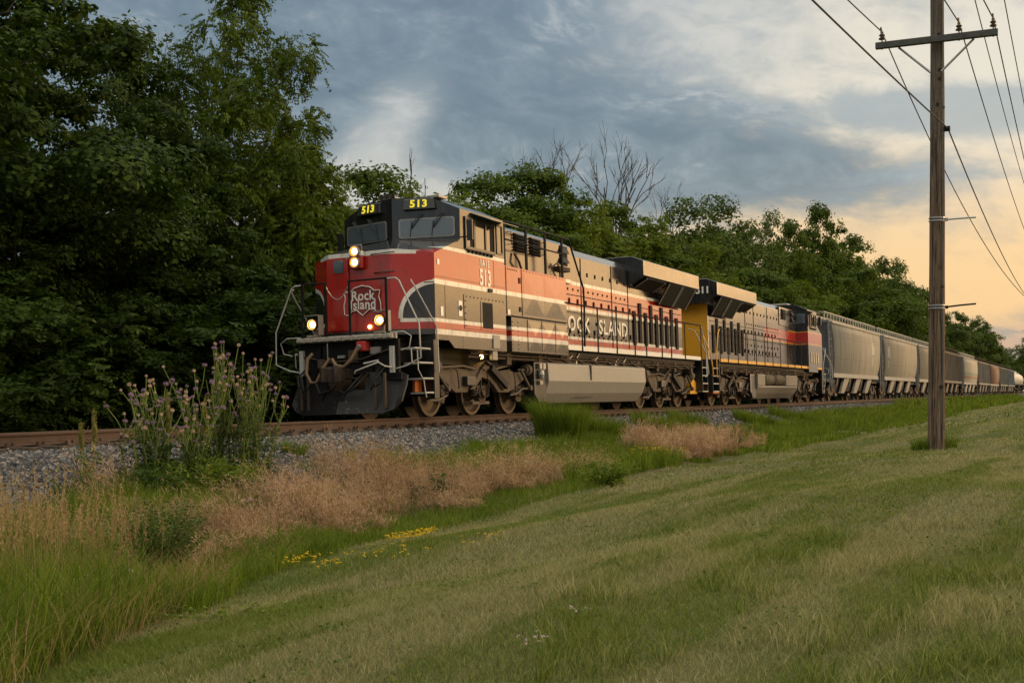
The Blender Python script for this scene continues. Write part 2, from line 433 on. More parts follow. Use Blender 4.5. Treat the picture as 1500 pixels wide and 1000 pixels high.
dusty2 = mat('brown_bogie_casting', (.085, .061, .044), .8, 0, .25, var=.35, dirt=(.05, .035, .025), dirt_amt=.7, scale=4, bump=.01)
treadm = mat('wheel_brown_steel', (.135, .098, .066), .65, .2, .3, var=.3, dirt=(.05, .036, .025), dirt_amt=.7, scale=3)
tankm = mat('grey_fuel_tank_paint', (.275, .26, .23), .42, 0, .4, .15, var=.07, dirt=(.22, .18, .13), dirt_amt=.3, scale=1.0)
railw = mat('pale_grey_handrail_paint', (.46, .445, .41), .45, 0, .4, var=.1, dirt_amt=.3)
yelp = mat('yellow_steel_paint', (.74, .36, .02), .45, 0, .4, .2, var=.12, dirt=(.2, .12, .05), dirt_amt=.35)
orng = mat('orange_steel', (.42, .10, .012), .55, 0, .4, var=.25, dirt=(.07, .03, .015), dirt_amt=.6)
redp = mat('red_steel_paint', (.45, .03, .03), .5, 0, .4, var=.15, dirt_amt=.3)
whtp = mat('white_stencil_paint', (.80, .77, .69), .3, 0, .5, .5, var=.05, dirt_amt=.10)
hosem = mat('tan_air_hose_rubber', (.20, .125, .07), .7, 0, .3, var=.3)
chrome = mat('bare_metal', (.35, .33, .30), .4, .6, .5, dirt_amt=.3)
glassm, _nt, _out = newmat('cab_glass'); principled(_nt, _out, (.085, .108, .130), .05, .0, .9, 1.0, .03)  # blue grey base paints a sky reflection into the glass
glasst, _nt, _out = newmat('side_window_glass'); principled(_nt, _out, (.03, .028, .022), .06, 0, .6, .6, .03)
lampm = emis('headlight_glow', (1.0, .74, .30), 55.0); glowringm = emis('lamp_glow_ring', (1.0, .34, .03), 1.7); lampsm = emis('small_lamp_glow', (1.0, .50, .10), 14.0)  # the ring material imitates the orange glow around the lamps
numy = emis('lit_number_yellow', (1.0, .80, .06), .95)
orl = emis('step_light_glow', (1.0, .55, .12), 30.0)

# ------------------------------------------------------------------ bogies
def wheel_mesh(parent, name='wheel'):
    w = MB()
    w.lathe([(.10, -.07), (.16, -.06), (.20, .015), (.40, .035), (.44, -.015), (.455, -.055), (.525, -.055), (.532, -.02), (.535, .055), (.565, .065), (.565, .085), (.44, .09), (.2, .09)], (0, 0, 0), 'y', 40, 1)
    w.cyl((0, -.09, 0), (0, .1, 0), .105, 18)
    return w.build(name, treadm, parent)
def make_bogie(root, x0):
    b = MB()
    prof = [(-.62, 1.02), (-.50, 1.12), (.25, 1.05), (.55, 1.10), (1.45, 1.06), (1.62, 1.16), (2.03, 1.25), (2.45, 1.14), (2.62, 1.03), (3.55, 1.10), (3.85, 1.02), (4.55, 1.10), (4.62, .98), (4.25, .80), (3.75, .62), (3.42, .53), (2.85, .53), (2.62, .70), (2.38, .83), (2.03, .88), (1.68, .83), (1.45, .70), (1.22, .53), (.62, .53), (.30, .70), (-.05, .84)]
    for s in (-1, 1):
        b.prism(prof, 'y', s*1.02, s*1.17)
    b.box(.6, 1.1, -1.02, 1.02, .7, 1.02); b.box(2.95, 3.4, -1.02, 1.02, .7, 1.02)
    fr = b.build('bogie', dusty, root, bevel=.02); fr.location = (x0, 0, 0)
    for s in (-1, 1):
        d = MB()                                          # V braces and ribs riveted on the side frame
        d.prism([(2.03, 1.20), (2.20, 1.10), (1.44, .60), (1.25, .60)], 'y', s*1.172, s*1.235)
        d.prism([(2.10, 1.16), (2.3, 1.16), (3.28, .66), (3.05, .58)], 'y', s*1.172, s*1.225)
        d.prism([(-.35, 1.10), (.9, 1.16), (1.5, 1.10), (2.05, 1.32), (2.6, 1.12), (3.2, 1.20), (3.2, 1.15), (2.6, 1.07), (2.05, 1.27), (1.5, 1.05), (.9, 1.11), (-.35, 1.05)], 'y', s*1.19, s*1.26)
        d.build('brace', dusty, fr, bevel=.008)
        d = MB(); d.obox((2.72, s*1.265, .90), (.48, .045, .085), Matrix.Rotation(R(27), 3, 'Y')); d.build('damper', dark, fr, bevel=.015)
        d = MB(); d.box(.98, 1.42, min(s*1.175, s*1.31), max(s*1.175, s*1.31), .68, .90); d.build('stop_block', black, fr, bevel=.02)
        for xa in (0, 2.03, 4.06):
            j = MB(); j.cyl((xa, s*.93, .53), (xa, s*1.15, .53), .165, 20); j.cyl((xa, s*1.15, .53), (xa, s*1.19, .53), .11, 14)
            j.box(xa-.24, xa+.24, min(s*.98, s*1.12), max(s*.98, s*1.12), .50, .70)
            for k in range(6):
                aa = k*math.pi/3; j.cyl((xa+.085*math.cos(aa), s*1.19, .53+.085*math.sin(aa)), (xa+.085*math.cos(aa), s*1.215, .53+.085*math.sin(aa)), .016, 6)
            j.prism([(xa-.2, .40), (xa+.2, .40), (xa+.12, .30), (xa-.12, .30)], 'y', s*1.0, s*1.14)
            j.build('axle_box', dusty2, fr, bevel=.012)
            for dxs in (-.33, .33):
                c = MB(); pts = []
                for q in range(70):
                    t = q/69; pts.append((xa+dxs+.062*math.cos(t*5.5*2*math.pi), s*1.07+.062*math.sin(t*5.5*2*math.pi), .44+.30*t))
                c.tube(pts, .016, 5); c.build('coil_spring', dusty2, fr)
        for xa, dr in ((-.42, 1), (4.55, -1)):
            c = MB(); c.cyl((xa-.16, s*1.19, 1.1), (xa+.16, s*1.19, 1.1), .15, 20); c.cyl((xa+.16*dr, s*1.19, 1.1), (xa+.24*dr, s*1.19, 1.1), .11, 18)
            c.cyl((xa+.24*dr, s*1.2, 1.1), (xa+.62*dr, s*1.2, 1.09), .03, 8)
            c.build('brake_cylinder', dusty, fr, bevel=.012)
        r = MB()
        r.tube([(3.95, s*1.28, 1.08), (4.45, s*1.28, .64)], .038, 8); r.cyl((4.45, s*1.22, .64), (4.45, s*1.34, .64), .07, 12)
        r.tube([(-.35, s*1.24, .98), (.12, s*1.24, .62)], .035, 8); r.cyl((.12, s*1.2, .62), (.12, s*1.3, .62), .06, 12)
        r.box(1.55, 2.42, min(s*1.03, s*1.13), max(s*1.03, s*1.13), .255, .325)
        r.tube([(3.4, s*1.22, .46), (3.75, s*1.24, .50), (4.1, s*1.24, .62), (4.75, s*1.26, .62)], .03, 6)
        r.tube([(-.75, s*1.24, .36), (-.3, s*1.24, .36), (.1, s*1.22, .46)], .03, 6)
        r.box(-.85, -.45, min(s*1.15, s*1.26), max(s*1.15, s*1.26), .33, .37)
        r.build('brake_rod', dusty, fr)
        r = MB(); n_ = 12
        for q in range(3):
            xb = .35+q*1.5; r.tube([(xb, s*1.2, 1.12), (xb+.15, s*1.29, 1.02), (xb+.2, s*1.3, .80), (xb+.32, s*1.24, .62)], .014, 5)
        r.tube([(1.86, s*1.2, .85), (1.82, s*1.22, .6), (1.95, s*1.22, .4), (2.2, s*1.22, .45), (2.28, s*1.2, .8)], .018, 5)
        r.build('cable', dark, fr)
        for xa in (0, 2.03, 4.06):
            for dxs in (-.60, .60):
                sh = MB(); pts = []
                for q in range(6):
                    an = (0 if dxs > 0 else math.pi) + (q-2.5)*.17
                    pts.append((an, .56)); 
                outer = [(xa+.56*math.cos(a)*1.0, .53+.56*math.sin(a)) for a, _ in pts] + [(xa+.62*math.cos(a), .53+.62*math.sin(a)) for a, _ in reversed(pts)]
                sh.prism(outer, 'y', s*.80, s*.90); sh.build('brake_shoe', dusty2, fr)
    for xa in (0, 2.03, 4.06):
        for s in (-1, 1):
            w = wheel_mesh(fr); w.location = (xa, s*.80, .535)
            if s > 0: w.rotation_euler = (0, 0, math.pi)
    a = MB()
    for xa in (0, 2.03, 4.06): a.cyl((xa, -.72, .535), (xa, .72, .535), .09, 14); a.box(xa+.15, xa+1.0, -.6, .6, .25, .8)
    a.build('axle', dark, fr)
    return fr
proto_bogie = None
def add_bogie(root, x0):
    global proto_bogie
    if proto_bogie is None: proto_bogie = make_bogie(root, x0); return proto_bogie
    c = clone(proto_bogie, root); c.location = (x0, 0, 0); return c

# ------------------------------------------------------------------ locomotive
def nose_and_cab(root, paint):
    m = MB()
    zt, zb = 3.62, 1.775
    A = [(-1.45, -.78), (-1.45, .78), (-.86, 1.525), (-.86, -1.525)]
    ft = {0: (-1.41, -.78, zt), 1: (-1.41, .78, zt), 2: (-.83, 1.525, 3.52), 3: (-.83, -1.525, 3.52)}
    W0 = (.02, 0, 4.03); WS = lambda s: (.40, s*1.525, 3.945)
    m.face([(*A[0], zb), (*A[1], zb), ft[1], ft[0]])
    for s, i, j in ((1, 1, 2), (-1, 3, 0)): m.face([(*A[i], zb), (*A[j], zb), ft[j], ft[i]])
    m.face([ft[0], ft[1], W0]); m.face([ft[1], ft[2], WS(1), W0]); m.face([ft[3], ft[0], W0, WS(-1)])
    for s, k in ((1, 2), (-1, 3)):
        m.face([(-.86, s*1.525, zb), ft[k], WS(s), (.40, s*1.525, zb)])
    m.face([(*A[0], zb), (*A[1], zb), (-.86, 1.525, zb), (.4, 1.525, zb), (.4, -1.525, zb), (-.86, -1.525, zb)])
    n = m.build('nose', paint, root, merge=True)
    # cab body with faceted front and chamfered roof
    m = MB(); zr = 4.94
    top = [(.42, -1.525, 4.64), (.25, -.86, zr), (.04, 0, zr+.02), (.25, .86, zr), (.42, 1.525, 4.64)]
    m.face([W0, WS(-1), top[0], top[1], top[2]]); m.face([W0, top[2], top[3], top[4], WS(1)])
    back = [(2.655, p[1], p[2] - (.02 if abs(p[1]) < .1 else 0)) for p in top]
    for i in range(4): m.face([top[i], top[i+1], back[i+1], back[i]])
    for s, i in ((-1, 0), (1, 4)):
        m.face([WS(s), (.40, s*1.525, 1.50), (2.655, s*1.525, 1.50), back[i], top[i]])
    m.face([(2.655, -1.525, 1.5)] + back + [(2.655, 1.525, 1.5)])
    c = m.build('cab', paint, root, merge=True)
    for s in (-1, 1):
        # windshield halves set on the faceted front, seen as dark glass in a thin pale seal
        p0 = Vector(W0); e = (Vector(WS(s)) - p0); u = (Vector(top[0] if s < 0 else top[4]) - Vector(WS(s))).normalized()
        e2 = Vector((e.x, e.y, 0)); nrm = Vector((-abs(e2.y), e2.x*(1 if s > 0 else 1)*s, 0)).normalized()
        nrm = Vector((-1, s*.25, 0)).normalized()
        def Q(a, z, off): b = Vector((.02 + .38*a, s*1.525*a, z)); return b + nrm*off
        def sheet(a0, a1, z0, z1, off, th, r=.06):
            pts = []
            for (ca, cz, st) in ((a1-r*.65, z1-r, 0), (a0+r*.65, z1-r, 90), (a0+r*.65, z0+r, 180), (a1-r*.65, z0+r, 270)):
                for k in range(4): an = R(st + k*30); pts.append((ca + r*.65*math.cos(an), cz + r*math.sin(an)))
            g = MB(); n_ = len(pts)
            fr_ = [Q(a, z, off+th) for a, z in pts]; bk = [Q(a, z, off) for a, z in pts]
            g.face(fr_); 
            for k in range(n_): g.face([bk[k], bk[(k+1) % n_], fr_[(k+1) % n_], fr_[k]])
            return g
        fr_ = sheet(.10, .93, 4.03, 4.47, .002, .012).build('windshield_frame', chrome, root)
        sheet(.125, .91, 4.055, 4.445, .010, .010).build('windshield', glassm, fr_)
        wp = MB()
        for a in (.30, .62): wp.tube([Q(a+.16, 4.56, .05), Q(a+.06, 4.36, .05), Q(a, 4.24, .035)], .011, 5); wp.tube([Q(a+.12, 4.56, .05), Q(a+.02, 4.36, .05), Q(a, 4.24, .035)], .008, 5); wp.tube([Q(a, 4.40, .03), Q(a-.03, 4.06, .028)], .012, 5)
        wp.build('wiper', black, c)
        # number board on the upper cab front
        nb = MB(); pts = [Q(.18, 4.66, -.02), Q(.66, 4.66, -.02), Q(.62, 4.92, -.02), Q(.20, 4.92, -.02)]; pf = [Q(.18, 4.66, .10), Q(.66, 4.66, .10), Q(.64, 4.90, .06), Q(.20, 4.90, .06)]
        nb.face(pf)
        for k in range(4): nb.face([pts[k], pts[(k+1) % 4], pf[(k+1) % 4], pf[k]])
        board = nb.build('number_board', black, root, bevel=.01)
        if paint is paintA:
            xd = (Q(.5, 4, 0) - Q(.3, 4, 0)).normalized()*(-s)
            ydv = (Q(.4, 4.9, .06) - Q(.4, 4.66, .10)).normalized()
            text('number', '513', .235, numy, board, Q(.42, 4.78, .095), xd, ydv, 1.12, .004, 1.08, .006)
        # side windows: frame, two panes, roof gutter and sun shade
        yw = s*1.525
        def ybox(g, x0, x1, z0, z1, a, b): g.box(x0, x1, min(yw+s*a, yw+s*b), max(yw+s*a, yw+s*b), z0, z1)
        f = MB()
        for x0, x1, z0, z1 in ((.62, 2.14, 3.76, 3.82), (.62, 2.14, 4.43, 4.49), (.62, .68, 3.82, 4.43), (2.08, 2.14, 3.82, 4.43), (1.04, 1.12, 3.82, 4.43), (1.62, 1.68, 3.82, 4.43)): ybox(f, x0, x1, z0, z1, .0, .035)
        wf = f.build('side_window_frame', black, root)
        g = MB(); ybox(g, .68, 1.04, 3.82, 4.43, -.01, .008); ybox(g, 1.12, 1.62, 3.82, 4.43, -.01, .012); ybox(g, 1.68, 2.08, 3.82, 4.43, -.01, .008); g.build('side_window', glasst, wf)
        g = MB(); ybox(g, .88, 1.035, 3.83, 4.42, .009, .014); ybox(g, 1.90, 2.075, 3.83, 4.42, .009, .014); g.build('dark_window_strip', void, wf)  # black strips over the panes, painting the darkness of open windows
        f = MB()
        for x0, x1, z0, z1 in ((2.24, 2.58, 3.80, 3.84), (2.24, 2.58, 4.47, 4.51), (2.24, 2.28, 3.84, 4.47), (2.54, 2.58, 3.84, 4.47)): ybox(f, x0, x1, z0, z1, 0, .022)
        f.build('access_panel', black, c)
        sh = MB(); sh.poly([(.95, yw+s*.02, 4.60), (2.63, yw+s*.02, 4.58), (2.63, yw+s*.42, 4.44), (1.25, yw+s*.36, 4.46), (.95, yw+s*.02, 4.615), (2.63, yw+s*.02, 4.595), (2.63, yw+s*.42, 4.455), (1.25, yw+s*.36, 4.475)], [(0, 1, 2, 3), (7, 6, 5, 4), (0, 4, 5, 1), (1, 5, 6, 2), (2, 6, 7, 3), (3, 7, 4, 0)])
        sh.build('sun_shade', tankm, c)
        mi = MB(); mi.box(.52, .56, min(yw, yw+s*.22), max(yw, yw+s*.22), 4.0, 4.03); mi.box(.50, .56, min(yw+s*.12, yw+s*.26), max(yw+s*.12, yw+s*.26), 3.92, 4.38); mi.build('mirror', black, c, bevel=.01)
        g = MB()
        for q in range(7): g.box(.75+q*.19, .80+q*.19, min(yw, yw+s*.06), max(yw, yw+s*.06), 3.68, 3.74)
        g.box(.68, 2.05, min(yw+s*.03, yw+s*.06), max(yw+s*.03, yw+s*.06), 3.74, 3.755); g.build('arm_rest', dark, c)
    # front facing panes of the nose door side, grabs
    g = MB()
    for zz, y0, y1 in ((3.52, -.90, -.35), (3.12, -.92, -.42)):
        g.tube([(-1.43, y0, zz), (-1.50, y0, zz), (-1.50, y1, zz-.015), (-1.43, y1, zz-.015)], .014, 6)
    g.tube([(-1.0, -1.36, 2.88), (-1.06, -1.40, 2.88), (-.92, -1.55, 2.88), (-.90, -1.5, 2.88)], .012, 5)
    g.build('grab_iron', black, n)
    d = MB(); d.prism([(.25, 1.92), (.80, 1.92), (.80, 3.44), (.74, 3.5), (.31, 3.5), (.25, 3.44)], 'x', -1.475, -1.44)
    dr = d.build('nose_door', paint, root, bevel=.008)
    d = MB(); d.prism([(.38, 3.17), (.58, 3.17), (.60, 3.20), (.60, 3.42), (.57, 3.45), (.39, 3.45), (.36, 3.42), (.36, 3.20)], 'x', -1.49, -1.47); d.build('door_window', glassm, dr)
    # roof equipment
    r = MB(); r.box(1.15, 2.2, -.45, .45, 4.93, 5.06); r.build('roof_air_conditioner', tankm, c, bevel=.04)
    r = MB(); r.box(.35, .75, -1.05, -.72, 4.93, 5.0); r.lathe([(.14, 0), (.12, .06), (.02, .09)], (.6, -.3, 4.95), 'z', 16); r.build('antenna_dome', chrome, c, bevel=.015)
    r = MB(); r.tube([(.5, -.62, 4.9), (.5, -.62, 5.42)], .009, 5); r.build('whip_antenna', black, c)
    r = MB()
    for q in range(3): r.lathe([(.035, 0), (.04, .2), (.09, .34)], (.55, .1+q*.14, 5.03), 'x', 12, -1)
    r.box(.5, .7, .05, .45, 4.94, 5.0); r.build('horn', chrome, c)
    return n, c

def louver(parent, x0, x1, z0, z1, y, s, n=6):
    f = MB(); o = lambda a, b: (min(y+s*a, y+s*b), max(y+s*a, y+s*b))
    f.box(x0, x1, *o(0, .02), z0, z1)
    fr = f.build('louver', void, parent)
    b = MB(); h = (z1-z0)/n
    for k in range(n):
        zc = z0 + h*(k+.5)
        b.poly([(x0+.02, y+s*.02, zc+h*.35), (x1-.02, y+s*.02, zc+h*.35), (x1-.02, y+s*.09, zc-h*.2), (x0+.02, y+s*.09, zc-h*.2), (x0+.02, y+s*.02, zc+h*.28), (x1-.02, y+s*.02, zc+h*.28), (x1-.02, y+s*.09, zc-h*.27), (x0+.02, y+s*.09, zc-h*.27)], [(0, 1, 2, 3), (7, 6, 5, 4), (0, 4, 5, 1), (1, 5, 6, 2), (2, 6, 7, 3), (3, 7, 4, 0)])
    b.build('louver_blade', dark, fr)

def make_loco(root, scheme):
    paint = paintA if scheme == 'A' else paintB
    nose, cab = nose_and_cab(root, paint)
    near = -1 if scheme == 'A' else 1
    # ---- long hood: chamfered prism, doors, handles
    hp = [(-.955, 1.78), (.955, 1.78), (.955, 4.42), (.72, 4.66), (-.72, 4.66), (-.955, 4.42)]
    h = MB(); h.prism(hp, 'x', 6.55 if scheme == 'A' else 2.68, 18.62); hood = h.build('hood', paint, root, bevel=.012)
    d = MB()
    for s in (-1, 1):
        y = s*.957
        for k in range(10):
            xx = 6.9 + k*.63
            d.box(xx+.50, xx+.53, min(y, y+s*.03), max(y, y+s*.03), 3.02, 3.20); d.box(xx+.50, xx+.53, min(y, y+s*.03), max(y, y+s*.03), 2.2, 2.36)
            d.box(xx+.04, xx+.07, min(y, y+s*.022), max(y, y+s*.022), 3.9, 4.02); d.box(xx+.04, xx+.07, min(y, y+s*.022), max(y, y+s*.022), 2.5, 2.6)
    d.build('door_latch', dark, hood)
    v = MB()
    for s in (-1, 1):
        y = s*.957; a, b = min(y, y+s*.035), max(y, y+s*.035)
        for k in range(9):
            xx = 13.35 + k*.56; up = (k % 2)*.28
            v.box(xx, xx+.24, a, b, 2.05 + up*.35, 3.15 + up)
    v.build('intake_vent', void, hood)
    hs_ = MB()
    for s in (-1, 1):
        y = s*.957
        for xx in (8.95, 11.45, 12.92): hs_.box(xx, xx+.03, min(y, y+s*.012), max(y, y+s*.012), 1.9, 4.40)
        for k in range(16):
            for zz in (2.12, 3.42): hs_.box(6.78+k*.39, 6.80+k*.39, min(y, y+s*.02), max(y, y+s*.02), zz, zz+.07)
        hs_.tube([(6.6, s*.975, 3.30), (18.5, s*.975, 3.30)], .008, 5)
    hs_.build('door_hinge', dark, hood)
    st = MB(); st.box(9.2, 9.9, -.4, .4, 4.66, 4.86); st.build('exhaust_stack', dark, hood, bevel=.02)
    st = MB()
    for xx in (7.4, 11.0, 12.2): st.box(xx, xx+.35, -.5, -.2, 4.66, 4.74); st.tube([(xx+.1, -.68, 4.66), (xx+.1, -.68, 4.73), (xx+.35, -.68, 4.73), (xx+.35, -.68, 4.66)], .012, 5)
    st.build('lifting_lug', dark, hood)
    # ---- radiator wings at the rear
    rp = [(-1.10, 4.86), (1.10, 4.86), (1.50, 4.70), (1.50, 4.22), (.97, 3.92), (-.97, 3.92), (-1.50, 4.22), (-1.50, 4.70)]
    rr = MB(); rr.prism(rp, 'x', 12.98, 19.1)
    rad = rr.build('radiator_housing', paint, root, bevel=.015)
    for s in (-1, 1):
        for x0, x1, hang in ((13.35, 15.25, 0), (15.6, 17.05, 1), (17.15, 18.6, 1)):
            pa = Vector((0, s*1.47, 4.19)); pb = Vector((0, s*(1.0 if not hang else 1.05), 3.93 if not hang else 3.52))
            dd = (pb-pa).normalized(); nn = Vector((0, s, 0)) ; nn = (nn - dd*nn.dot(dd)).normalized()
            f = MB(); P = lambda x, t, o: tuple(pa + (pb-pa)*t + nn*o + Vector((x, 0, 0)))
            o0, o1 = .01, .045
            f.poly([P(x0, 0, o0), P(x1, 0, o0), P(x1, 1, o0), P(x0, 1, o0), P(x0, 0, o1), P(x1, 0, o1), P(x1, 1, o1), P(x0, 1, o1)], [(0, 3, 2, 1), (4, 5, 6, 7), (0, 1, 5, 4), (1, 2, 6, 5), (2, 3, 7, 6), (3, 0, 4, 7)])
            sc = f.build('radiator_screen', void, root)
            f = MB()
            for xa in (x0, x1-.04): f.poly([P(xa, 0, .05), P(xa+.04, 0, .05), P(xa+.04, 1, .05), P(xa, 1, .05), P(xa, 0, .07), P(xa+.04, 0, .07), P(xa+.04, 1, .07), P(xa, 1, .07)], [(0, 3, 2, 1), (4, 5, 6, 7), (0, 1, 5, 4), (1, 2, 6, 5), (2, 3, 7, 6), (3, 0, 4, 7)])
            f.build('screen_frame', tankm, sc)
    # ---- equipment cabinet and blower housing behind the cab
    if scheme == 'A':
        m = MB(); m.box(2.66, 6.5, -1.52, 1.52, 2.36, 3.58); cabn = m.build('equipment_cabinet', paint, root, bevel=.012)
        m = MB(); m.box(2.95, 6.5, -1.535, 1.535, 1.5, 2.355); m.build('lower_cabinet', paint, root, bevel=.012)
        m = MB(); m.box(2.67, 8.05, -1.06, 1.06, 3.585, 4.60); m.prism([(-1.06, 4.60), (1.06, 4.60), (.82, 4.74), (-.82, 4.74)], 'x', 2.67, 8.05); bl = m.build('blower_housing', paint, root)
        for s in (-1, 1):
            p = MB(); y = s*1.522
            def pyr(x0, x1, z0, z1, hgt, c=None):
                cx, cz = c or ((x0+x1)/2, (z0+z1)/2)
                q4 = [(x0, y, z0), (x1, y, z0), (x1, y, z1), (x0, y, z1), (cx, y+s*hgt, cz)]
                p.poly(q4, [(0, 1, 4), (1, 2, 4), (2, 3, 4), (3, 0, 4)])
            pyr(3.72, 4.98, 2.45, 3.5, .013); pyr(5.02, 6.42, 2.45, 3.5, .013)
            p.build('pressed_panel', paint, cabn)
            p = MB(); y = s*1.537
            for k in range(3): pyr(3.9+k*.87, 4.74+k*.87, 1.55, 2.3, .016)
            p.build('pressed_panel', paint, cabn)
            d = MB(); a, b = min(s*1.52, s*1.545), max(s*1.52, s*1.545)
            d.box(1.39, 1.92, min(s*1.527, s*1.541), max(s*1.527, s*1.541), 2.0, 2.6); d.build('open_vent', void, cab)
            d = MB()
            for xx in (2.72, 3.62): d.box(xx, xx+.015, min(s*1.52, s*1.53), max(s*1.52, s*1.53), 2.4, 3.56)
            d.box(3.45, 3.55, min(s*1.52, s*1.535), max(s*1.52, s*1.535), 3.2, 3.34); d.box(3.45, 3.55, min(s*1.52, s*1.535), max(s*1.52, s*1.535), 2.5, 2.62)
            for k in range(5): d.box(2.85+k*.12, 2.88+k*.12, min(s*1.52, s*1.532), max(s*1.52, s*1.532), 3.49, 3.52)
            for k in range(24): d.box(3.0+k*.145, 3.03+k*.145, min(s*1.52, s*1.56), max(s*1.52, s*1.56), 2.356, 2.385)
            for xx in (3.86, 4.74, 5.62): d.box(xx, xx+.014, min(s*1.536, s*1.544), max(s*1.536, s*1.544), 1.55, 2.33)
            for xx in (2.98, 3.3, 6.46):
                for k in range(7): d.box(xx, xx+.022, min(s*1.536, s*1.546), max(s*1.536, s*1.546), 1.56+k*.11, 1.582+k*.11)
            for k in range(14): d.box(3.75+k*.19, 3.77+k*.19, min(s*1.52, s*1.528), max(s*1.52, s*1.528), 3.52, 3.545)
            d.build('bolt_row', dark, cabn)
            cs = MB()
            for x0_, x1_, z0_, z1_ in ((-.40, -.388, 2.15, 2.85), (-.80, 2.65, 3.02, 3.028), (2.05, 2.062, 2.97, 3.64), (-.1, 2.6, 1.895, 1.903)): cs.box(x0_, x1_, min(s*1.526, s*1.5285), max(s*1.526, s*1.5285), z0_, z1_)
            cs.build('panel_seam', dark, cab)
            dp = MB(); dp.box(.48, 2.60, min(s*1.526, s*1.538), max(s*1.526, s*1.538), 1.95, 2.72); 
            dpo = dp.build('cabinet_door', paint, root, bevel=.006)
            dp = MB()
            for k in range(11): dp.box(.58+k*.19, .605+k*.19, min(s*1.538, s*1.548), max(s*1.538, s*1.548), 2.66, 2.69)
            for k in range(5): dp.box(.52, .545, min(s*1.538, s*1.548), max(s*1.538, s*1.548), 2.0+k*.14, 2.03+k*.14); dp.box(1.28, 1.3, min(s*1.538, s*1.544), max(s*1.538, s*1.544), 1.97+k*.13, 2.1+k*.13)
            dp.build('bolt', dark, dpo)
            for (x0, z0, w, hh) in ((.22, 2.22, .17, .34), (-.62, 2.18, .12, .2), (-.72, 3.28, .1, .12), (2.76, 2.40, .14, .12)):
                sg = MB(); sg.box(x0, x0+w, min(s*1.526, s*1.536), max(s*1.526, s*1.536), z0, z0+hh); sg.build('warning_label', whtp, cab)
            lt = MB(); lt.cyl((.30, s*1.536, 2.40), (.30, s*1.548, 2.40), .065, 16); lt.build('gauge', dark, cab)
            mk = MB(); mk.box(1.72, 1.92, min(s*1.526, s*1.56), max(s*1.526, s*1.56), 2.86, 2.94); mk.build('marker_lamp', dark, cab)
            louver(root, 4.22, 4.90, 4.12, 4.72 - .14, s*1.06, s, 6); louver(root, 5.2, 5.88, 4.12, 4.72 - .14, s*1.06, s, 6); louver(root, 7.2, 7.72, 4.05, 4.58, s*1.06, s, 2)
            for xx, zz in ((6.05, 4.2), (3.9, 4.25)):
                gi = MB(); gi.tube([(xx, s*1.06, zz), (xx, s*1.15, zz), (xx, s*1.15, zz+.32), (xx, s*1.06, zz+.32)], .012, 5); gi.build('grab_iron', black, bl)
            hs = MB(); hs.tube([(4.15, s*1.1, 4.05), (4.25, s*1.18, 3.85), (4.5, s*1.15, 3.62)], .03, 6); hs.tube([(6.5, s*1.09, 3.9), (6.8, s*1.16, 4.05), (6.95, s*1.16, 3.85), (7.1, s*1.1, 3.62)], .025, 6); hs.box(6.9, 7.6, min(s*1.06, s*1.2), max(s*1.06, s*1.2), 3.86, 3.98); hs.build('pipework', dusty2, bl)
            hr = MB()
            for xx in (2.76, 4.05, 5.24, 6.36): hr.box(xx-.045, xx+.045, min(s*1.46, s*1.50), max(s*1.46, s*1.50), 3.585, 4.62)
            hr.tube([(2.72, s*1.48, 4.66), (6.86, s*1.48, 4.66), (7.84, s*1.48, 3.42), (7.86, s*1.48, 2.92), (7.86, s*1.46, 1.76)], .026, 6)
            hr.tube([(2.76, s*1.50, 4.22), (6.5, s*1.50, 4.22)], .02, 6)
            hr.build('roof_handrail', railk, root)
            text('road_number', '513', .40, whtp, cab, (1.60, s*1.531, 3.18), (-s, 0, 0), (0, 0, 1), 1, .003, 1.12, .012, (.56, .40))
            text('reporting_mark', 'IAIS', .215, whtp, cab, (1.60, s*1.531, 3.51), (-s, 0, 0), (0, 0, 1), 1, .003, 1.5, .006, (.46, .17))
            for wd, xc, ww in (('ROCK', 8.51 if s < 0 else 11.6, 2.14), ('ISLAND', 11.44 if s < 0 else 8.9, 2.68)): text('lettering', wd, .565, whtp, hood, (xc, s*.963, 2.49), (-s, 0, 0), (0, 0, 1), 1, .003, 1.12, .008, (ww, .44))
        # emblem on the nose
        e = MB(); ol = [(.35, 2.74), (.33, 2.60), (.37, 2.46), (.36, 2.26), (.24, 2.24), (.18, 2.32), (.05, 2.34), (-.02, 2.28), (-.1, 2.22), (-.17, 2.28), (-.26, 2.34), (-.4, 2.34), (-.46, 2.27), (-.56, 2.27), (-.55, 2.48), (-.51, 2.6), (-.54, 2.74), (-.40, 2.74), (-.3, 2.82), (-.1, 2.86), (.1, 2.82), (.2, 2.74)]
        e.tube([(-1.478, p[0], p[1]) for p in ol] + [(-1.478, *ol[0])], .011, 5); e.build('emblem_outline', whtp, nose)
        e = MB(); e.prism(ol, 'x', -1.462, -1.4515); e.build('emblem_panel', mat('dark_red_paint', (.20, .012, .014), .35, 0, .5, .4, dirt_amt=.1), nose)
        text('emblem_lettering', 'Rock', .30, whtp, nose, (-1.466, -.10, 2.64), (0, -1, 0), (0, 0, 1), .9, .003, 1.05, .004)
        text('emblem_lettering', 'Island', .30, whtp, nose, (-1.466, -.10, 2.45), (0, -1, 0), (0, 0, 1), .9, .003, 1.05, .004)
    else:
        m = MB(); m.box(2.67, 6.5, -.99, .99, 3.7, 4.58); bl = m.build('blower_housing', paint, root, bevel=.01)
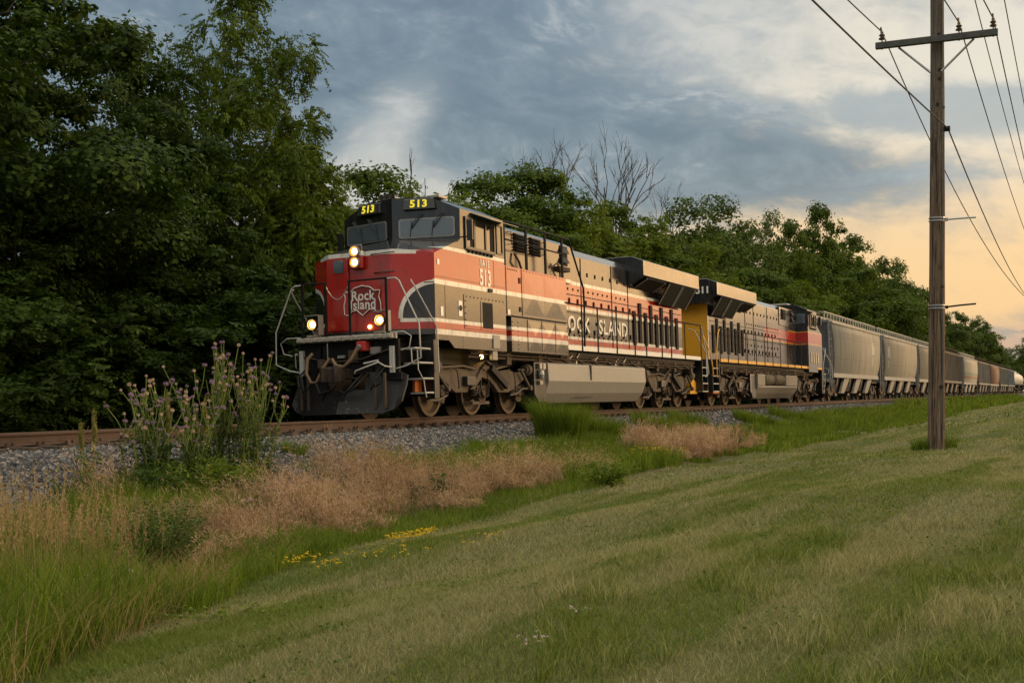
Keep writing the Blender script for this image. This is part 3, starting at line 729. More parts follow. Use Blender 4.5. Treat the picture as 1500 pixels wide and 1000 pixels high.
        for s in (-1, 1):
            louver(root, 5.2, 6.1, 4.0, 4.5, s*.99, s, 4); louver(root, 3.6, 4.1, 3.95, 4.5, s*.99, s, 2); louver(root, 2.9, 3.2, 4.1, 4.4, s*.99, s, 2)
            lk = MB()
            for k in range(4): lk.box(.2+k*.55, .45+k*.55, min(s*1.526, s*1.55), max(s*1.526, s*1.55), 1.95, 2.5)
            lk.build('locker_door', chrome, cab, bevel=.01)
        g = MB(); g.box(2.66, 2.67, .98, 1.40, 3.95, 4.45); g.build('rear_window', glassm, cab)
        g = MB(); g.box(18.625, 18.65, -.95, .95, 1.80, 4.2); rd = g.build('rear_end_panel', yelp, root, bevel=.005)
        text('road_number', '511', .36, whtp, rad, (19.108, .93, 4.42), (0, 1, 0), (0, 0, 1), 1.0, .004, 1.05, .012)
        g = MB(); g.tube([(18.66, -.1, 2.0), (18.72, -.1, 2.0), (18.72, -.1, 3.1), (18.66, -.1, 3.1)], .015, 6); g.box(18.65, 18.67, -.35, .35, 1.9, 3.9); g.build('rear_door', yelp, rd, bevel=.01)
    # ---- underframe, walkway, sill stripe
    m = MB(); m.box(-1.75, 19.6, -.85, .85, 1.18, 1.62); m.box(.3, 18.9, -1.30, 1.30, 1.53, 1.64); root_u = m.build('underframe', dark, root)
    w = MB()
    if scheme == 'A':
        w.box(6.5, 19.15, -1.50, 1.50, 1.66, 1.765)
    else: w.box(2.66, 19.15, -1.50, 1.50, 1.66, 1.765)
    w.box(19.15, 19.75, -.75, .75, 1.66, 1.765); w.box(-1.95, -.87, -.75, .75, 1.66, 1.765); w.box(-.87, .4, -1.5, 1.5, 1.67, 1.772)
    wk = w.build('walkway', black, root)
    sl = MB()
    for s in (-1, 1): sl.box(6.52 if scheme == 'A' else -.8, 19.14, min(s*1.502, s*1.512), max(s*1.502, s*1.512), 1.665, 1.785)
    sl.build('sill_stripe', whtp if scheme == 'A' else yelp, wk)
    if scheme == 'A':
        for s in (-1, 1):
            sk = MB(); a, b = min(s*1.49, s*1.522), max(s*1.49, s*1.522)
            sk.prism([(-.86, 1.772), (.4, 1.772), (.4, 1.5), (.0, 1.5), (-.25, 1.66), (-.86, 1.66)], 'y', a, b); sk.build('cab_skirt', paint, root)
            sk = MB(); sk.box(1.9, 2.25, min(s*1.527, s*1.55), max(s*1.527, s*1.55), 1.55, 1.87); sk.box(1.95, 2.2, min(s*1.4, s*1.5), max(s*1.4, s*1.5), 1.28, 1.5); sk.build('brake_valve_box', tankm, root, bevel=.01)
    pp = MB()
    for s in (-1, 1):
        for zz, yy, rr_ in ((1.50, 1.32, .03), (1.42, 1.38, .022), (1.35, 1.30, .035)): pp.tube([(1.0, s*yy, zz), (5, s*yy, zz), (12, s*yy, zz-.03), (18.6, s*yy, zz)], rr_, 6)
        for k in range(12): pp.tube([(5.2+k*1.1, s*1.36, 1.48), (5.5+k*1.1, s*1.41, 1.36), (5.9+k*1.1, s*1.36, 1.33)], .02, 5)
        for k in range(9): pp.box(3.0+k*1.9, 3.25+k*1.9, min(s*1.1, s*1.36), max(s*1.1, s*1.36), 1.2, 1.5)
    pp.build('pipework', dusty2, root_u)
    # ---- fuel tank
    if scheme == 'A':
        tp = [(1.36, 1.31), (1.43, 1.26), (1.45, .82), (1.33, .50), (1.12, .24), (-1.12, .24), (-1.33, .50), (-1.45, .82), (-1.43, 1.26), (-1.36, 1.31)]
        t = MB(); t.prism(tp, 'x', 5.32, 13.02); tk = t.build('fuel_tank', tankm, root, bevel=.02)
        t = MB()
        t.prism([(4.55, 1.30), (5.318, 1.30), (5.318, .25), (4.75, .25), (4.55, .45)], 'y', -1.38, 1.38)
        t.build('tank_end', black, tk, bevel=.03)
        for s in (-1, 1):
            a, b = min(s*1.43, s*1.462), max(s*1.43, s*1.462)
            q = MB(); q.box(8.25, 8.33, a, b, .86, 1.28); q.build('sight_glass', dark, tk)
            q = MB(); q.tube([(7.3, s*1.35, .385), (8.6, s*1.35, .385)], .012, 5); q.build('seam', dark, tk)
            q = MB()
            for xx in (4.72, 4.95): q.box(xx, xx+.16, min(s*1.385, s*1.46), max(s*1.385, s*1.46), 1.12, 1.26)
            q.lathe([(.01, -.12), (.07, -.1), (.09, 0), (.07, .1), (.01, .12)], (4.82, s*1.44, .98), 'z', 14); q.box(4.74, 4.92, min(s*1.385, s*1.45), max(s*1.385, s*1.45), .72, .82)
            q.build('drain_valve', chrome, tk)
            q = MB()
            for xx, hh in ((7.0, .2), (7.5, .26), (8.9, .2), (10.6, .18), (11.3, .22)): q.tube([(xx, s*1.3, 1.30), (xx, s*1.34, 1.36+hh*.4), (xx+.25, s*1.32, 1.34+hh)], .03, 6); q.cyl((xx, s*1.31, 1.31), (xx, s*1.31, 1.40), .05, 10)
            q.build('filler_pipe', chrome, tk)
    else:
        tp = [(1.30, .78), (1.42, .78), (1.45, .72), (1.30, .45), (1.10, .22), (-1.10, .22), (-1.30, .45), (-1.45, .72), (-1.42, .78), (-1.30, .78)]
        t = MB(); t.prism(tp, 'x', 5.2, 13.0); t.box(5.2, 7.6, -1.45, 1.45, .783, 1.28); t.box(11.7, 13.0, -1.45, 1.45, .783, 1.28); t.box(7.6, 11.7, -.9, .9, .783, 1.25); tk = t.build('fuel_tank', mat('dusty_dark_tank_paint', (.20, .18, .15), .55, 0, .35, var=.12, dirt_amt=.4), root, bevel=.02)
        t = MB(); t.prism([(13.02, 1.27), (13.9, 1.27), (13.9, .5), (13.6, .24), (13.02, .24)], 'y', -1.36, 1.36); t.build('tank_end', black, tk, bevel=.03)
        for s in (-1, 1):
            for xa in (7.75, 9.75):
                q = MB(); q.cyl((xa+.12, s*1.2, 1.06), (xa+1.65, s*1.2, 1.06), .27, 22); q.lathe([(.27, 0), (.2, .07), (.02, .1)], (xa+1.65, s*1.2, 1.06), 'x', 22); q.lathe([(.27, 0), (.2, .07), (.02, .1)], (xa+.12, s*1.2, 1.06), 'x', 22, -1)
                for xx in (xa+.35, xa+1.35): q.lathe([(.285, -.03), (.285, .03)], (xx, s*1.2, 1.06), 'x', 22)
                q.build('air_reservoir', dusty, root)
    # ---- walkway handrails
    for s in (-1, 1):
        y = s*1.515; hr = MB()
        if scheme == 'A':
            posts = [7.55, 8.75, 10.3, 11.9, 12.98, 14.55, 15.55, 17.1, 19.05]; x0 = 6.35
        else:
            posts = [2.9, 4.4, 5.9, 7.4, 8.9, 10.4, 11.9, 13.4, 14.9, 16.4, 17.9, 19.05]; x0 = 2.75
        for xx in posts: hr.box(xx-.035, xx+.035, min(y-s*.006, y+s*.014), max(y-s*.006, y+s*.014), 1.66, 2.90)
        hr.tube([(x0, y, 2.92), (19.08, y, 2.92)], .024, 6)
        hr.build('side_handrail', railk, root)
        # rear corner steps with their handrails
        st = MB(); pale = railw if scheme == 'A' else yelp
        st.tube([(19.05, y, 2.92), (19.25, y, 2.75), (19.62, y+s*.02, 1.95), (19.62, y+s*.02, 1.15), (19.5, y, 1.05)], .02, 6)
        st.tube([(19.85, s*.8, 2.88), (19.85, s*1.05, 2.8), (20.0, s*1.42, 1.95), (20.0, s*1.5, 1.2), (19.95, s*1.4, 1.1)], .02, 6)
        st.build('step_handrail', pale, root)
        sw = MB(); sw.box(19.16, 19.2, min(s*.8, s*1.5), max(s*.8, s*1.5), .55, 1.655); sw.box(19.95, 19.98, min(s*.8, s*1.46), max(s*.8, s*1.46), .5, 1.55); sw.box(19.2, 19.95, min(s*.8, s*.84), max(s*.8, s*.84), .55, 1.655)
        swo = sw.build('step_well', black, root)
        for k in range(4):
            q = MB(); q.box(19.22, 19.94, min(s*1.16, s*1.48), max(s*1.16, s*1.48), .52+k*.29, .555+k*.29); q.build('step', railw, swo)
        # front corner steps
        sw = MB(); sw.box(-.92, -.87, min(s*.62, s*1.47), max(s*.62, s*1.47), .45, 1.655)
        sw.prism([(-1.98, 1.655), (-.92, 1.655), (-.92, .42), (-1.3, .42), (-1.62, .62), (-1.98, .9)], 'y', s*.62, s*.66)
        sw.box(-.93, -.72, min(s*1.40, s*1.50), max(s*1.40, s*1.50), .40, 1.66)
        swo = sw.build('step_well', black, root)
        for k, (xa, xb, zz) in enumerate(((-1.30, -.92, .50), (-1.40, -.92, .80), (-1.55, -.92, 1.13), (-1.72, -1.02, 1.43))):
            q = MB(); q.box(xa, xb, min(s*1.12, s*1.48), max(s*1.12, s*1.48), zz, zz+.035); q.tube([(xa-.02, s*1.49, zz+.02), (xb-.06, s*1.49, zz+.02)], .020, 6); q.build('step', railw, swo)
        q = MB(); q.box(-1.25, -.95, min(s*1.14, s*1.2), max(s*1.14, s*1.2), .545, .80); q.build('orange_step_plate', orng, swo)  # orange plate above the lowest step
        q = MB(); q.tube([(-1.62, s*1.49, 1.42), (-1.6, s*1.49, 1.0), (-1.38, s*1.49, .78), (-1.32, s*1.49, .52), (-1.28, s*1.49, .42)], .013, 5); q.tube([(-1.80, s*1.45, 1.43), (-1.78, s*1.45, 1.15), (-1.70, s*1.45, 1.13)], .012, 5); q.build('step_side_bar', railw, swo)
        # tall pale rails either side of the front steps
        fh = MB()
        fh.tube([(-2.03, s*1.02, 2.90), (-2.03, s*1.26, 2.90), (-2.03, s*1.34, 2.84), (-2.02, s*1.78, 1.93), (-2.02, s*1.80, 1.23), (-2.0, s*1.45, 1.08), (-1.95, s*1.0, 1.0)], .017, 7)
        fh.tube([(-1.75, s*1.47, 2.86), (-1.80, s*1.50, 2.84), (-1.70, s*1.53, 2.72), (-.90, s*1.56, 1.95), (-.85, s*1.56, 1.7), (-.83, s*1.56, .95)], .017, 7)
        fh.tube([(-2.05, s*1.12, 1.78), (-2.08, s*1.45, 1.78), (-2.08, s*1.62, 1.68), (-2.06, s*1.56, 1.45), (-2.04, s*1.35, 1.40)], .013, 6)
        fh.build('front_step_handrail', railw, root)
    # ---- front platform gates
    g = MB()
    for y0, y1 in ((.46, 1.05), (-.14, -1.04)):
        sg = 1 if y1 > y0 else -1
        for yy in (y0, y1): g.box(-2.07, -2.03, yy-.021, yy+.021, 1.66, 2.9)
        g.tube([(-2.05, y0-sg*.02, 2.91), (-2.05, y1+sg*.02, 2.91)], .021, 7)
    g.build('front_handrail', railk, root)
    ch = MB(); pts = []
    for k in range(25): t = k/24; pts.append((-2.05 + .012*(k % 2), .46 - .60*t, 2.86 - .42*(1-(2*t-1)**2)*.75))
    ch.tube(pts, .012, 5); ch.build('safety_chain', chrome, root)
    # ---- anticlimber, pilot sheet, plow, coupler, hoses
    ac = MB(); ac.box(-2.02, -1.95, -1.22, 1.22, 1.655, 1.775); ac.box(-2.12, -2.022, -1.18, 1.18, 1.66, 1.76)
    for k in range(12):
        y = -1.1+k*.2; ac.box(-2.16, -2.121, y-.06, y+.06, 1.67, 1.75)
    ac = ac.build('anticlimber', mat('scuffed_pale_steel', (.42, .38, .32), .6, .1, .4, var=.3, dirt=(.08, .055, .035), dirt_amt=.75, scale=6, bump=.01), root, bevel=.01)
    pl = MB(); pl.box(-1.98, -1.90, -1.25, 1.25, .95, 1.65); pl.box(-1.98, -1.90, -1.30, -.45, .80, .949); pl.box(-1.98, -1.90, .45, 1.3, .80, .949); pl.build('pilot_sheet', void, root)
    pw = MB(); N = 9
    def curve(y):                                     # curved plow blade, deepest on the centre line
        c = -2.42 + .34*abs(y)/1.4
        return [(c+.26, y, .98 if abs(y) > .5 else .62), (c+.20, y, .70 if abs(y) > .5 else .5), (c+.06, y, .38), (c-.06, y, .12)]
    ysl = [-1.36, -1.22, -1.0, -.7, -.501, -.499, -.25, 0, .25, .499, .501, .7, 1.0, 1.22, 1.36]
    prof = []
    for y in ysl:
        c4 = curve(y)
        if abs(y) > 1.3: c4[3] = (c4[3][0]+.05, y, .36); c4[2] = (c4[2][0], y, .48); c4[0] = (c4[0][0], y, .90)
        elif abs(y) > 1.1: c4[3] = (c4[3][0]+.02, y, .20)
        prof.append(c4)
    off = Vector((.05, 0, -.01))
    for a, b in zip(prof, prof[1:]):
        for k in range(3):
            f4 = [a[k], b[k], b[k+1], a[k+1]]
            pw.face(f4, True); pw.face([tuple(Vector(p)+off) for p in reversed(f4)], True)
    for k in range(3):
        for e in (prof[0], prof[-1]): pw.face([e[k], e[k+1], tuple(Vector(e[k+1])+off), tuple(Vector(e[k])+off)])
    for a, b in zip(prof, prof[1:]):
        pw.face([a[0], b[0], tuple(Vector(b[0])+off), tuple(Vector(a[0])+off)]); pw.face([a[3], b[3], tuple(Vector(b[3])+off), tuple(Vector(a[3])+off)])
    mp, nt2, out2 = newmat('chipped_plow_paint_' + ('white' if scheme == 'A' else 'worn')); oc = objco(nt2)
    ch_ = noise(nt2, oc, 16, 6, .75); lo_ = noise(nt2, oc, 2.4, 3)
    xx_, yy_, zz_ = xyz(nt2, oc.k)
    chip = ((ch_ + lo_*.5 - zz_*.18).ss(.83, .90))
    principled(nt2, out2, mixc(nt2, chip*.8, mixc(nt2, lo_, (.006, .006, .0075), (.018, .017, .017)), (.34, .32, .30)), .5, 0, .35, bump=ch_, bump_d=.006)
    plo = pw.build('snow_plow', mp, root)
    rb = MB()
    for y in (-1.05, -.82, .82, 1.0): rb.box(-2.36 + .1*abs(y), -2.30 + .1*abs(y), y-.02, y+.02, .22, .95)
    rb.build('plow_rib', dusty2, plo)
    cp = MB(); cp.box(-2.3, -1.9, -.13, .13, .85, 1.06); cp.prism([(-2.72, .22), (-2.3, .16), (-2.3, -.15), (-2.5, -.17), (-2.62, -.10), (-2.55, .0), (-2.6, .09), (-2.78, .12)], 'z', .78, 1.10); cp.cyl((-2.6, -.10, .76), (-2.6, -.10, 1.14), .05, 12); cp.build('coupler', mat('dark_rusty_casting', (.040, .028, .021), .7, 0, .3, var=.4, dirt=(.06, .04, .028), dirt_amt=.5, scale=6), root, bevel=.025)
    hs = MB()
    hs.tube([(-2.2, .72, 1.42), (-2.28, .80, 1.30), (-2.34, .80, 1.0), (-2.36, .68, .80), (-2.34, .54, .80), (-2.30, .40, 1.10), (-2.22, .28, 1.30)], .036, 8)
    hs.tube([(-2.22, .22, 1.28), (-2.3, .08, 1.14), (-2.34, -.14, 1.10), (-2.32, -.32, 1.25), (-2.25, -.44, 1.50)], .036, 8); hs.build('air_hose', hosem, root)
    hs = MB()
    for y0, y1, zl in ((.55, .15, .55), (-.42, -.1, .52), (-.55, -.3, .6)): hs.tube([(-2.05, y0, .95), (-2.4, y0-.02, .78), (-2.52, (y0+y1)/2, zl), (-2.45, y1, .62)], .026, 7)
    for y0, y1, zl in ((.95, .70, .62), (1.05, .85, .70), (-.85, -1.02, .66), (-.95, -.7, .60), (.25, .05, .58)): hs.tube([(-2.0, y0, 1.10), (-2.3, y0-.01, .92), (-2.42, (y0+y1)/2, zl), (-2.36, y1, .72)], .021, 7)
    hs.build('brake_hose', dark, root)
    bx = MB(); bx.box(-2.04, -1.985, -.30, -.06, 1.20, 1.46); bx.box(-2.06, -1.985, .55, .70, 1.12, 1.30); bx.tube([(-2.02, -1.1, 1.45), (-2.06, -.4, 1.26), (-2.04, .4, 1.22), (-2.02, 1.1, 1.38)], .016, 6); bx.tube([(-2.0, .3, 1.02), (-2.1, .3, .9), (-2.0, -.3, .86)], .014, 5); bx.build('pilot_fitting', dusty2, root)
    bx = MB(); bx.box(-2.2, -1.985, -.58, -.36, 1.42, 1.62); bx.build('cable_socket', redp, root, bevel=.02)
    bx = MB(); bx.cyl((-2.28, -.46, 1.49), (-2.18, -.44, 1.52), .05, 12); bx.box(-2.05, -1.985, .02, .2, 1.30, 1.36); bx.tube([(-2.22, .33, 1.62), (-2.22, .33, 1.3)], .012, 5); bx.box(-2.04, -1.985, -.85, -.6, 1.36, 1.5); bx.build('cable_plug', chrome, root)
    bx = MB(); bx.tube([(-2.42, -.45, .95), (-2.46, -.50, 1.0), (-2.4, -1.02, 1.16), (-2.3, -1.1, 1.08), (-2.05, -1.12, 1.06)], .018, 6); bx.tube([(-2.3, -.6, 1.15), (-2.3, -.95, 1.2)], .02, 6); bx.build('cut_lever', railw, root)
    bx = MB()
    for y in (1.12, -1.12): bx.box(-2.05, -1.985, y-.05, y+.05, .95, 1.5)
    bx.build('pilot_bracket', railw if scheme == 'A' else dark, root)
    # ---- lamps
    hb = MB(); hb.box(-1.56, -1.44, -.16, .16, 3.22, 3.74); hbo = hb.build('headlight_housing', paint, nose, bevel=.03)
    for zz in (3.36, 3.595):
        l = MB(); l.lathe([(.125, 0), (.125, .05), (.105, .05), (.100, .02)], (-1.56, 0, zz), 'x', 24, -1); hl = l.build('headlight', chrome, root)
        l = MB(); l.lathe([(.062, .026), (.04, .040), (.002, .046)], (-1.56, 0, zz), 'x', 24, -1); l.build('lens', lampm if scheme == 'A' else glassm, hl)
        if scheme == 'A': l = MB(); l.lathe([(.106, .050), (.085, .034), (.062, .024)], (-1.56, 0, zz), 'x', 24, -1); l.build('glow_ring', glowringm, hl)  # emissive ring standing in for the orange halo of the headlight
    for s in (-1, 1):
        l = MB(); l.box(-2.06, -1.86, s*.84-.12, s*.84+.12, 1.785, 1.82); l.box(-1.90, -1.86, s*.84-.03, s*.84+.03, 1.82, 1.95); l.box(-2.04, -1.86, s*.84-.17, s*.84+.15, 2.235, 2.25); l.box(-2.04, -1.86, s*.84-.185, s*.84-.17, 1.82, 2.25); dl = l.build('ditch_light', tankm, root, bevel=.006)
        l = MB(); l.lathe([(.02, -.14), (.09, -.12), (.125, -.02), (.125, .035), (.112, .035), (.106, .02)], (-2.0, s*.84, 2.05), 'x', 24, -1); l.build('lamp_can', black, dl)
        l = MB(); l.lathe([(.066, .004), (.04, .022), (.002, .030)], (-2.0, s*.84, 2.05), 'x', 24, -1); l.build('lens', lampm if scheme == 'A' else glassm, dl)
        if scheme == 'A': l = MB(); l.lathe([(.110, .026), (.088, .010), (.066, .002)], (-2.0, s*.84, 2.05), 'x', 24, -1); l.build('glow_ring', glowringm, dl)  # same emissive halo ring round the ditch light
    if scheme == 'A':
        l = MB(); l.lathe([(.045, 0), (.03, .03), (.002, .04)], (-1.47, -.26, 1.97), 'x', 14, -1); l.build('marker_light', lampsm, nose)
        for s in (-1, 1):
            l = MB(); l.sphere((1.72, s*1.30, 1.36), .05, 12, 8); l.build('step_light', orl, root)
    sb = MB()
    for s in (-1, 1): sb.prism([(18.45, .45), (19.3, .45), (19.2, .85), (18.9, 1.0), (18.5, .8)], 'y', s*.95, s*1.25)
    sb.build('rear_sand_guard', yelp if scheme == 'A' else orng, root, bevel=.02)
    add_bogie(root, 0); add_bogie(root, 14.08)
    return root

loco1 = make_loco(thing('freight_locomotive', 'leading red, black and white diesel locomotive numbered 513 with lit headlights', 'locomotive', group='locomotives pulling the train'), 'A')
loco2 = make_loco(thing('freight_locomotive', 'second diesel locomotive numbered 511, facing backwards, black with yellow rear end', 'locomotive', group='locomotives pulling the train'), 'B')
tilt(loco1, 0); tilt(loco2, 40.62, True)

# ------------------------------------------------------------------ wagons
def wagon_paint(name, col, streakc, ribs=0, patch=0.0, tide=None):
    m, nt, out = newmat(name); o = objco(nt); x, y, z = xyz(nt, o.k)
    s1 = noise(nt, vec(nt, x*2.2, y*.2, z*.16), 2.2, 6, .65); s2 = noise(nt, o, 1.2, 5, .6); s3 = noise(nt, vec(nt, x*9, y, z*.5), 2.5, 4, .6)
    b = mixc(nt, s1.ss(.36, .68), tuple(c*.75 for c in col), tuple(min(1, c*1.2) for c in col))
    b = mixc(nt, (s1*.5 + s3*.5).ss(.53, .68)*.55, b, streakc)
    if patch: b = mixc(nt, x.band(patch, patch+1.1)*z.band(2.9, 3.7)*s2.ss(.40, .52)*.8 + x.band(patch+.2, patch+.7)*z.band(2.2, 2.7)*.6, b, (.52, .49, .42))
    if tide: b = mixc(nt, (z + (s1-.5)*.5).band(2.0, 2.35)*.75, b, tide[0]); b = mixc(nt, (z + (s1-.5)*.4).band(2.45, 2.75)*.6, b, tide[1]); b = mixc(nt, (x+s2).band(3.5, 7.0)*z.band(2.6, 3.5)*s2.ss(.45, .55)*.6, b, tide[2])
    b = mixc(nt, (x.mod(2.9).lt(.05) + z.band(2.38, 2.41) + z.band(3.60, 3.63)).sat()*.45, b, tuple(c*.5 for c in col))
    b = mixc(nt, (s3*.6 + s1*.4).ss(.55, .66)*z.ss(2.2, 4.6)*.45, b, (.15, .085, .05))
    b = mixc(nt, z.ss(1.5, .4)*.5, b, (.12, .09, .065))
    principled(nt, out, b, .6, 0, .35, bump=s2, bump_d=.015)
    return m
frame_grey = mat('blue_grey_end_steel', (.165, .178, .195), .5, 0, .4, var=.2, dirt=(.13, .10, .08), dirt_amt=.5)
def small_bogie(root, xc):
    global _sb
    b = MB()
    for s in (-1, 1):
        b.prism([(-1.05, .62), (-.75, .72), (-.35, .92), (.35, .92), (.75, .72), (1.05, .62), (1.0, .45), (.62, .45), (.42, .30), (-.42, .30), (-.62, .45), (-1.0, .45)], 'y', s*.98, s*1.12)
    b.box(-.25, .25, -1.2, 1.2, .55, .88)
    fr = b.build('bogie', dusty2, root, bevel=.02); fr.location = (xc, 0, 0)
    for xa in (-.88, .88):
        for s in (-1, 1):
            w = MB(); w.lathe([(.01, -.07), (.10, -.07), (.16, .0), (.36, .03), (.40, -.045), (.455, -.045), (.46, .055), (.49, .08), (.3, .09)], (0, 0, 0), 'y', 28); w = w.build('wheel', treadm, fr); w.location = (xa, s*.79, .46)
            if s > 0: w.rotation_euler = (0, 0, math.pi)
            j = MB(); j.cyl((xa, s*1.0, .46), (xa, s*1.17, .46), .13, 14); j.build('axle_box', dusty, fr)
    for s in (-1, 1):
        j = MB()
        for k in (-.2, 0, .2): j.cyl((k, s*1.05, .34), (k, s*1.05, .56), .075, 10)
        j.build('spring_nest', dusty, fr)
    return fr
_proto_sb = None
def add_sb(root, xc):
    global _proto_sb
    if _proto_sb is None: _proto_sb = small_bogie(root, xc); return
    c = clone(_proto_sb, root); c.location = (xc, 0, 0)

def hopper(label, x0, L, paint, kind='curved', H=4.36, bays=3, walk=None, chute=None, ribbed=False):
    root = thing('hopper_car', label, 'hopper car', group='covered hopper cars behind the locomotives')
    m = MB(); zb, zt = 1.45, H
    if kind == 'curved':
        pr = [(1.34, zb), (1.47, 2.0), (1.54, 2.7), (1.55, 3.3), (1.53, 3.9), (1.49, zt), (1.15, zt+.16), (.55, zt+.27)]
    else:
        pr = [(1.45, zb), (1.47, 1.6), (1.47, zt-.1), (1.44, zt), (1.1, zt+.14), (.5, zt+.24)]
    ring = [(y, z) for y, z in pr] + [(-y, z) for y, z in reversed(pr)]
    def inset(z):                                     # ends lean inward towards the bottom
        t = (z-zb)/(zt-zb); t = min(max(t, 0), 1)
        return (.95*(1-t)**1.0 if kind == 'curved' else .35*(1-t)) + .42
    A = [(inset(z), y, z) for y, z in ring]; B = [(L - inset(z)*.8, y, z) for y, z in ring]; n = len(ring)
    for k in range(n-1): m.face([A[k], B[k], B[k+1], A[k+1]], kind == 'curved')
    m.face(list(reversed(A))); m.face(B)
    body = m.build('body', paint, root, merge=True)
    if ribbed:
        r = MB(); N = int((L-2)/1.15)
        for s in (-1, 1):
            for k in range(N): xx = 1.0 + k*(L-2)/(N-1); r.box(xx-.05, xx+.05, min(s*1.475, s*1.56), max(s*1.475, s*1.56), zb+.15, zt-.12)
        r.build('side_rib', paint, body)
    s_ = MB()
    for s in (-1, 1):
        s_.box(1.2, L-1.0, min(s*1.34, s*1.42), max(s*1.34, s*1.42), zb-.14, zb+.10) if kind == 'curved' else s_.box(.5, L-.5, min(s*1.46, s*1.52), max(s*1.46, s*1.52), zb-.1, zb+.12)
        s_.box(.4, L-.3, min(s*1.50, s*1.57), max(s*1.50, s*1.57), zt-.05, zt+.06)
    s_.build('side_sill', tankm if kind == 'curved' else paint, body)
    # discharge chutes: slanted troughs beneath the body
    ct = MB(); bw = (L-5.6)/bays
    for b in range(bays):
        xa = 2.8 + b*bw; xm = xa + bw*.5
        for (x1, x2) in ((xa+.05, xm-.35), (xa+bw-.05, xm+.35)):
            d = .10 if x2 > x1 else -.10
            ct.poly([(x1, -1.30, zb-.03), (x1, 1.30, zb-.03), (x2, .85, .42), (x2, -.85, .42), (x1+d*4, -1.30, zb-.03), (x1+d*4, 1.30, zb-.03), (x2+d, .85, .42), (x2+d, -.85, .42)], [(0, 1, 2, 3), (7, 6, 5, 4), (0, 4, 5, 1), (1, 5, 6, 2), (2, 6, 7, 3), (3, 7, 4, 0)])
        ct.box(xm-.36, xm+.36, -.80, .80, .28, .45)
    for s in (-1, 1):
        for b in range(bays): xm = 2.8 + (b+.5)*bw; ct.prism([(xm+bw*.05, zb-.15), (xm+bw*.46, zb-.15), (xm-bw*.02, .42), (xm-bw*.28, .42)], 'y', s*1.16, s*1.30)
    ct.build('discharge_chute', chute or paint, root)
    u = MB(); u.box(.1, L-.1, -.3, .3, .95, 1.25); u.box(0, L, -.12, .12, .78, .96); u.box(.3, 2.6, -1.2, 1.2, 1.05, 1.2); u.box(L-2.6, L-.3, -1.2, 1.2, 1.05, 1.2); u.build('underframe', dark, root)
    # end slopes, ladders, brake gear and roof walk
    for xe, d in ((.12, 1), (L-.12, -1)):
        e = MB()
        for s in (-1, 1):
            e.box(xe-.04, xe+.04, s*1.40-.04, s*1.40+.04, .85, zt+.1); e.box(xe+d*.35-.02, xe+d*.35+.02, s*1.46-.02, s*1.46+.02, .75, zt-.1)
            for k in range(9): e.tube([(xe, s*1.42, 1.0+k*.4), (xe+d*.38, s*1.47, 1.0+k*.4)], .014, 5)
            e.tube([(xe, s*1.40, zt), (xe+d*1.0, s*.9, 2.5), (xe+d*1.5, s*.9, 1.25)], .05, 5)
        e.box(xe-.03, xe+.03, -1.40, 1.40, zt+.02, zt+.1); e.box(xe-.03, xe+.03, -1.4, 1.4, 2.45, 2.53); e.box(xe-.03, xe+.03, -1.4, 1.4, 1.15, 1.30)
        for k in range(8): e.tube([(xe, .35, 1.4+k*.38), (xe, .85, 1.4+k*.38)], .014, 5)
        e.build('end_ladder', frame_grey if kind == 'curved' else dusty2, root)
    p = MB()
    p.face([(.30, -1.38, zt-.02), (.30, 1.38, zt-.02), (1.35, 1.2, 1.30), (1.35, -1.2, 1.30)]); p.face([(.34, -1.38, zt-.02), (1.39, -1.2, 1.30), (1.39, 1.2, 1.30), (.34, 1.38, zt-.02)])
    p.build('end_sheet', frame_grey, root)
    dkp = MB(); dkp.box(2.4, L-2.4, -1.05, 1.05, .55, zb-.02); dkp.build('chute_shade_box', void, root)  # black box standing in for the shade between the chutes
    w = MB(); N = int(L/.95)
    for s in (-1, 1):
        w.box(.15, L-.15, min(s*.85, s*1.18), max(s*.85, s*1.18), zt+.56, zt+.60)
        for k in range(N+1):
            xx = .35 + k*(L-.7)/N
            w.box(xx-.045, xx+.045, min(s*1.12, s*1.17), max(s*1.12, s*1.17), zt+.10, zt+.56)
    w.box(.3, L-.3, -.62, .62, zt+.24, zt+.44)
    w.build('roof_walk', walk or railw, root)
    add_sb(root, 1.75); add_sb(root, L-1.75)
    c = MB(); c.box(-.25, .3, -.15, .15, .75, 1.02); c.box(L-.3, L+.25, -.15, .15, .75, 1.02); c.build('coupler', rust, root)
    tilt(root, x0)
    return root
tan1 = wagon_paint('tan_grey_hopper_paint', (.31, .29, .255), (.20, .165, .125), patch=14.0)
tan2 = wagon_paint('warm_grey_hopper_paint', (.31, .28, .235), (.21, .17, .125), patch=2.2)
tan3 = wagon_paint('ochre_grey_hopper_paint', (.30, .26, .205), (.20, .155, .105))
brn = wagon_paint('weathered_brown_grey_paint', (.14, .115, .095), (.075, .055, .042))
mural = wagon_paint('pale_hopper_paint_with_faded_spray', (.43, .39, .33), (.24, .18, .13), tide=((.30, .16, .11), (.16, .26, .20), (.36, .33, .30)))
gry1 = wagon_paint('dull_grey_hopper_paint', (.24, .22, .185), (.13, .10, .075))
ox = wagon_paint('oxide_brown_hopper_paint', (.17, .085, .055), (.09, .05, .035), patch=15.5)
gry2 = wagon_paint('grey_green_hopper_paint', (.20, .20, .175), (.11, .085, .065)); gry3 = wagon_paint('slate_grey_hopper_paint', (.19, .20, .21), (.11, .095, .08))
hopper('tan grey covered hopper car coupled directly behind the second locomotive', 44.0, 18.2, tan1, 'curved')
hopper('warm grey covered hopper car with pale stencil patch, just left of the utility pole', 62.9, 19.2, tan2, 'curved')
hopper('ochre grey covered hopper car half hidden behind the utility pole', 82.5, 19.4, tan3, 'curved')
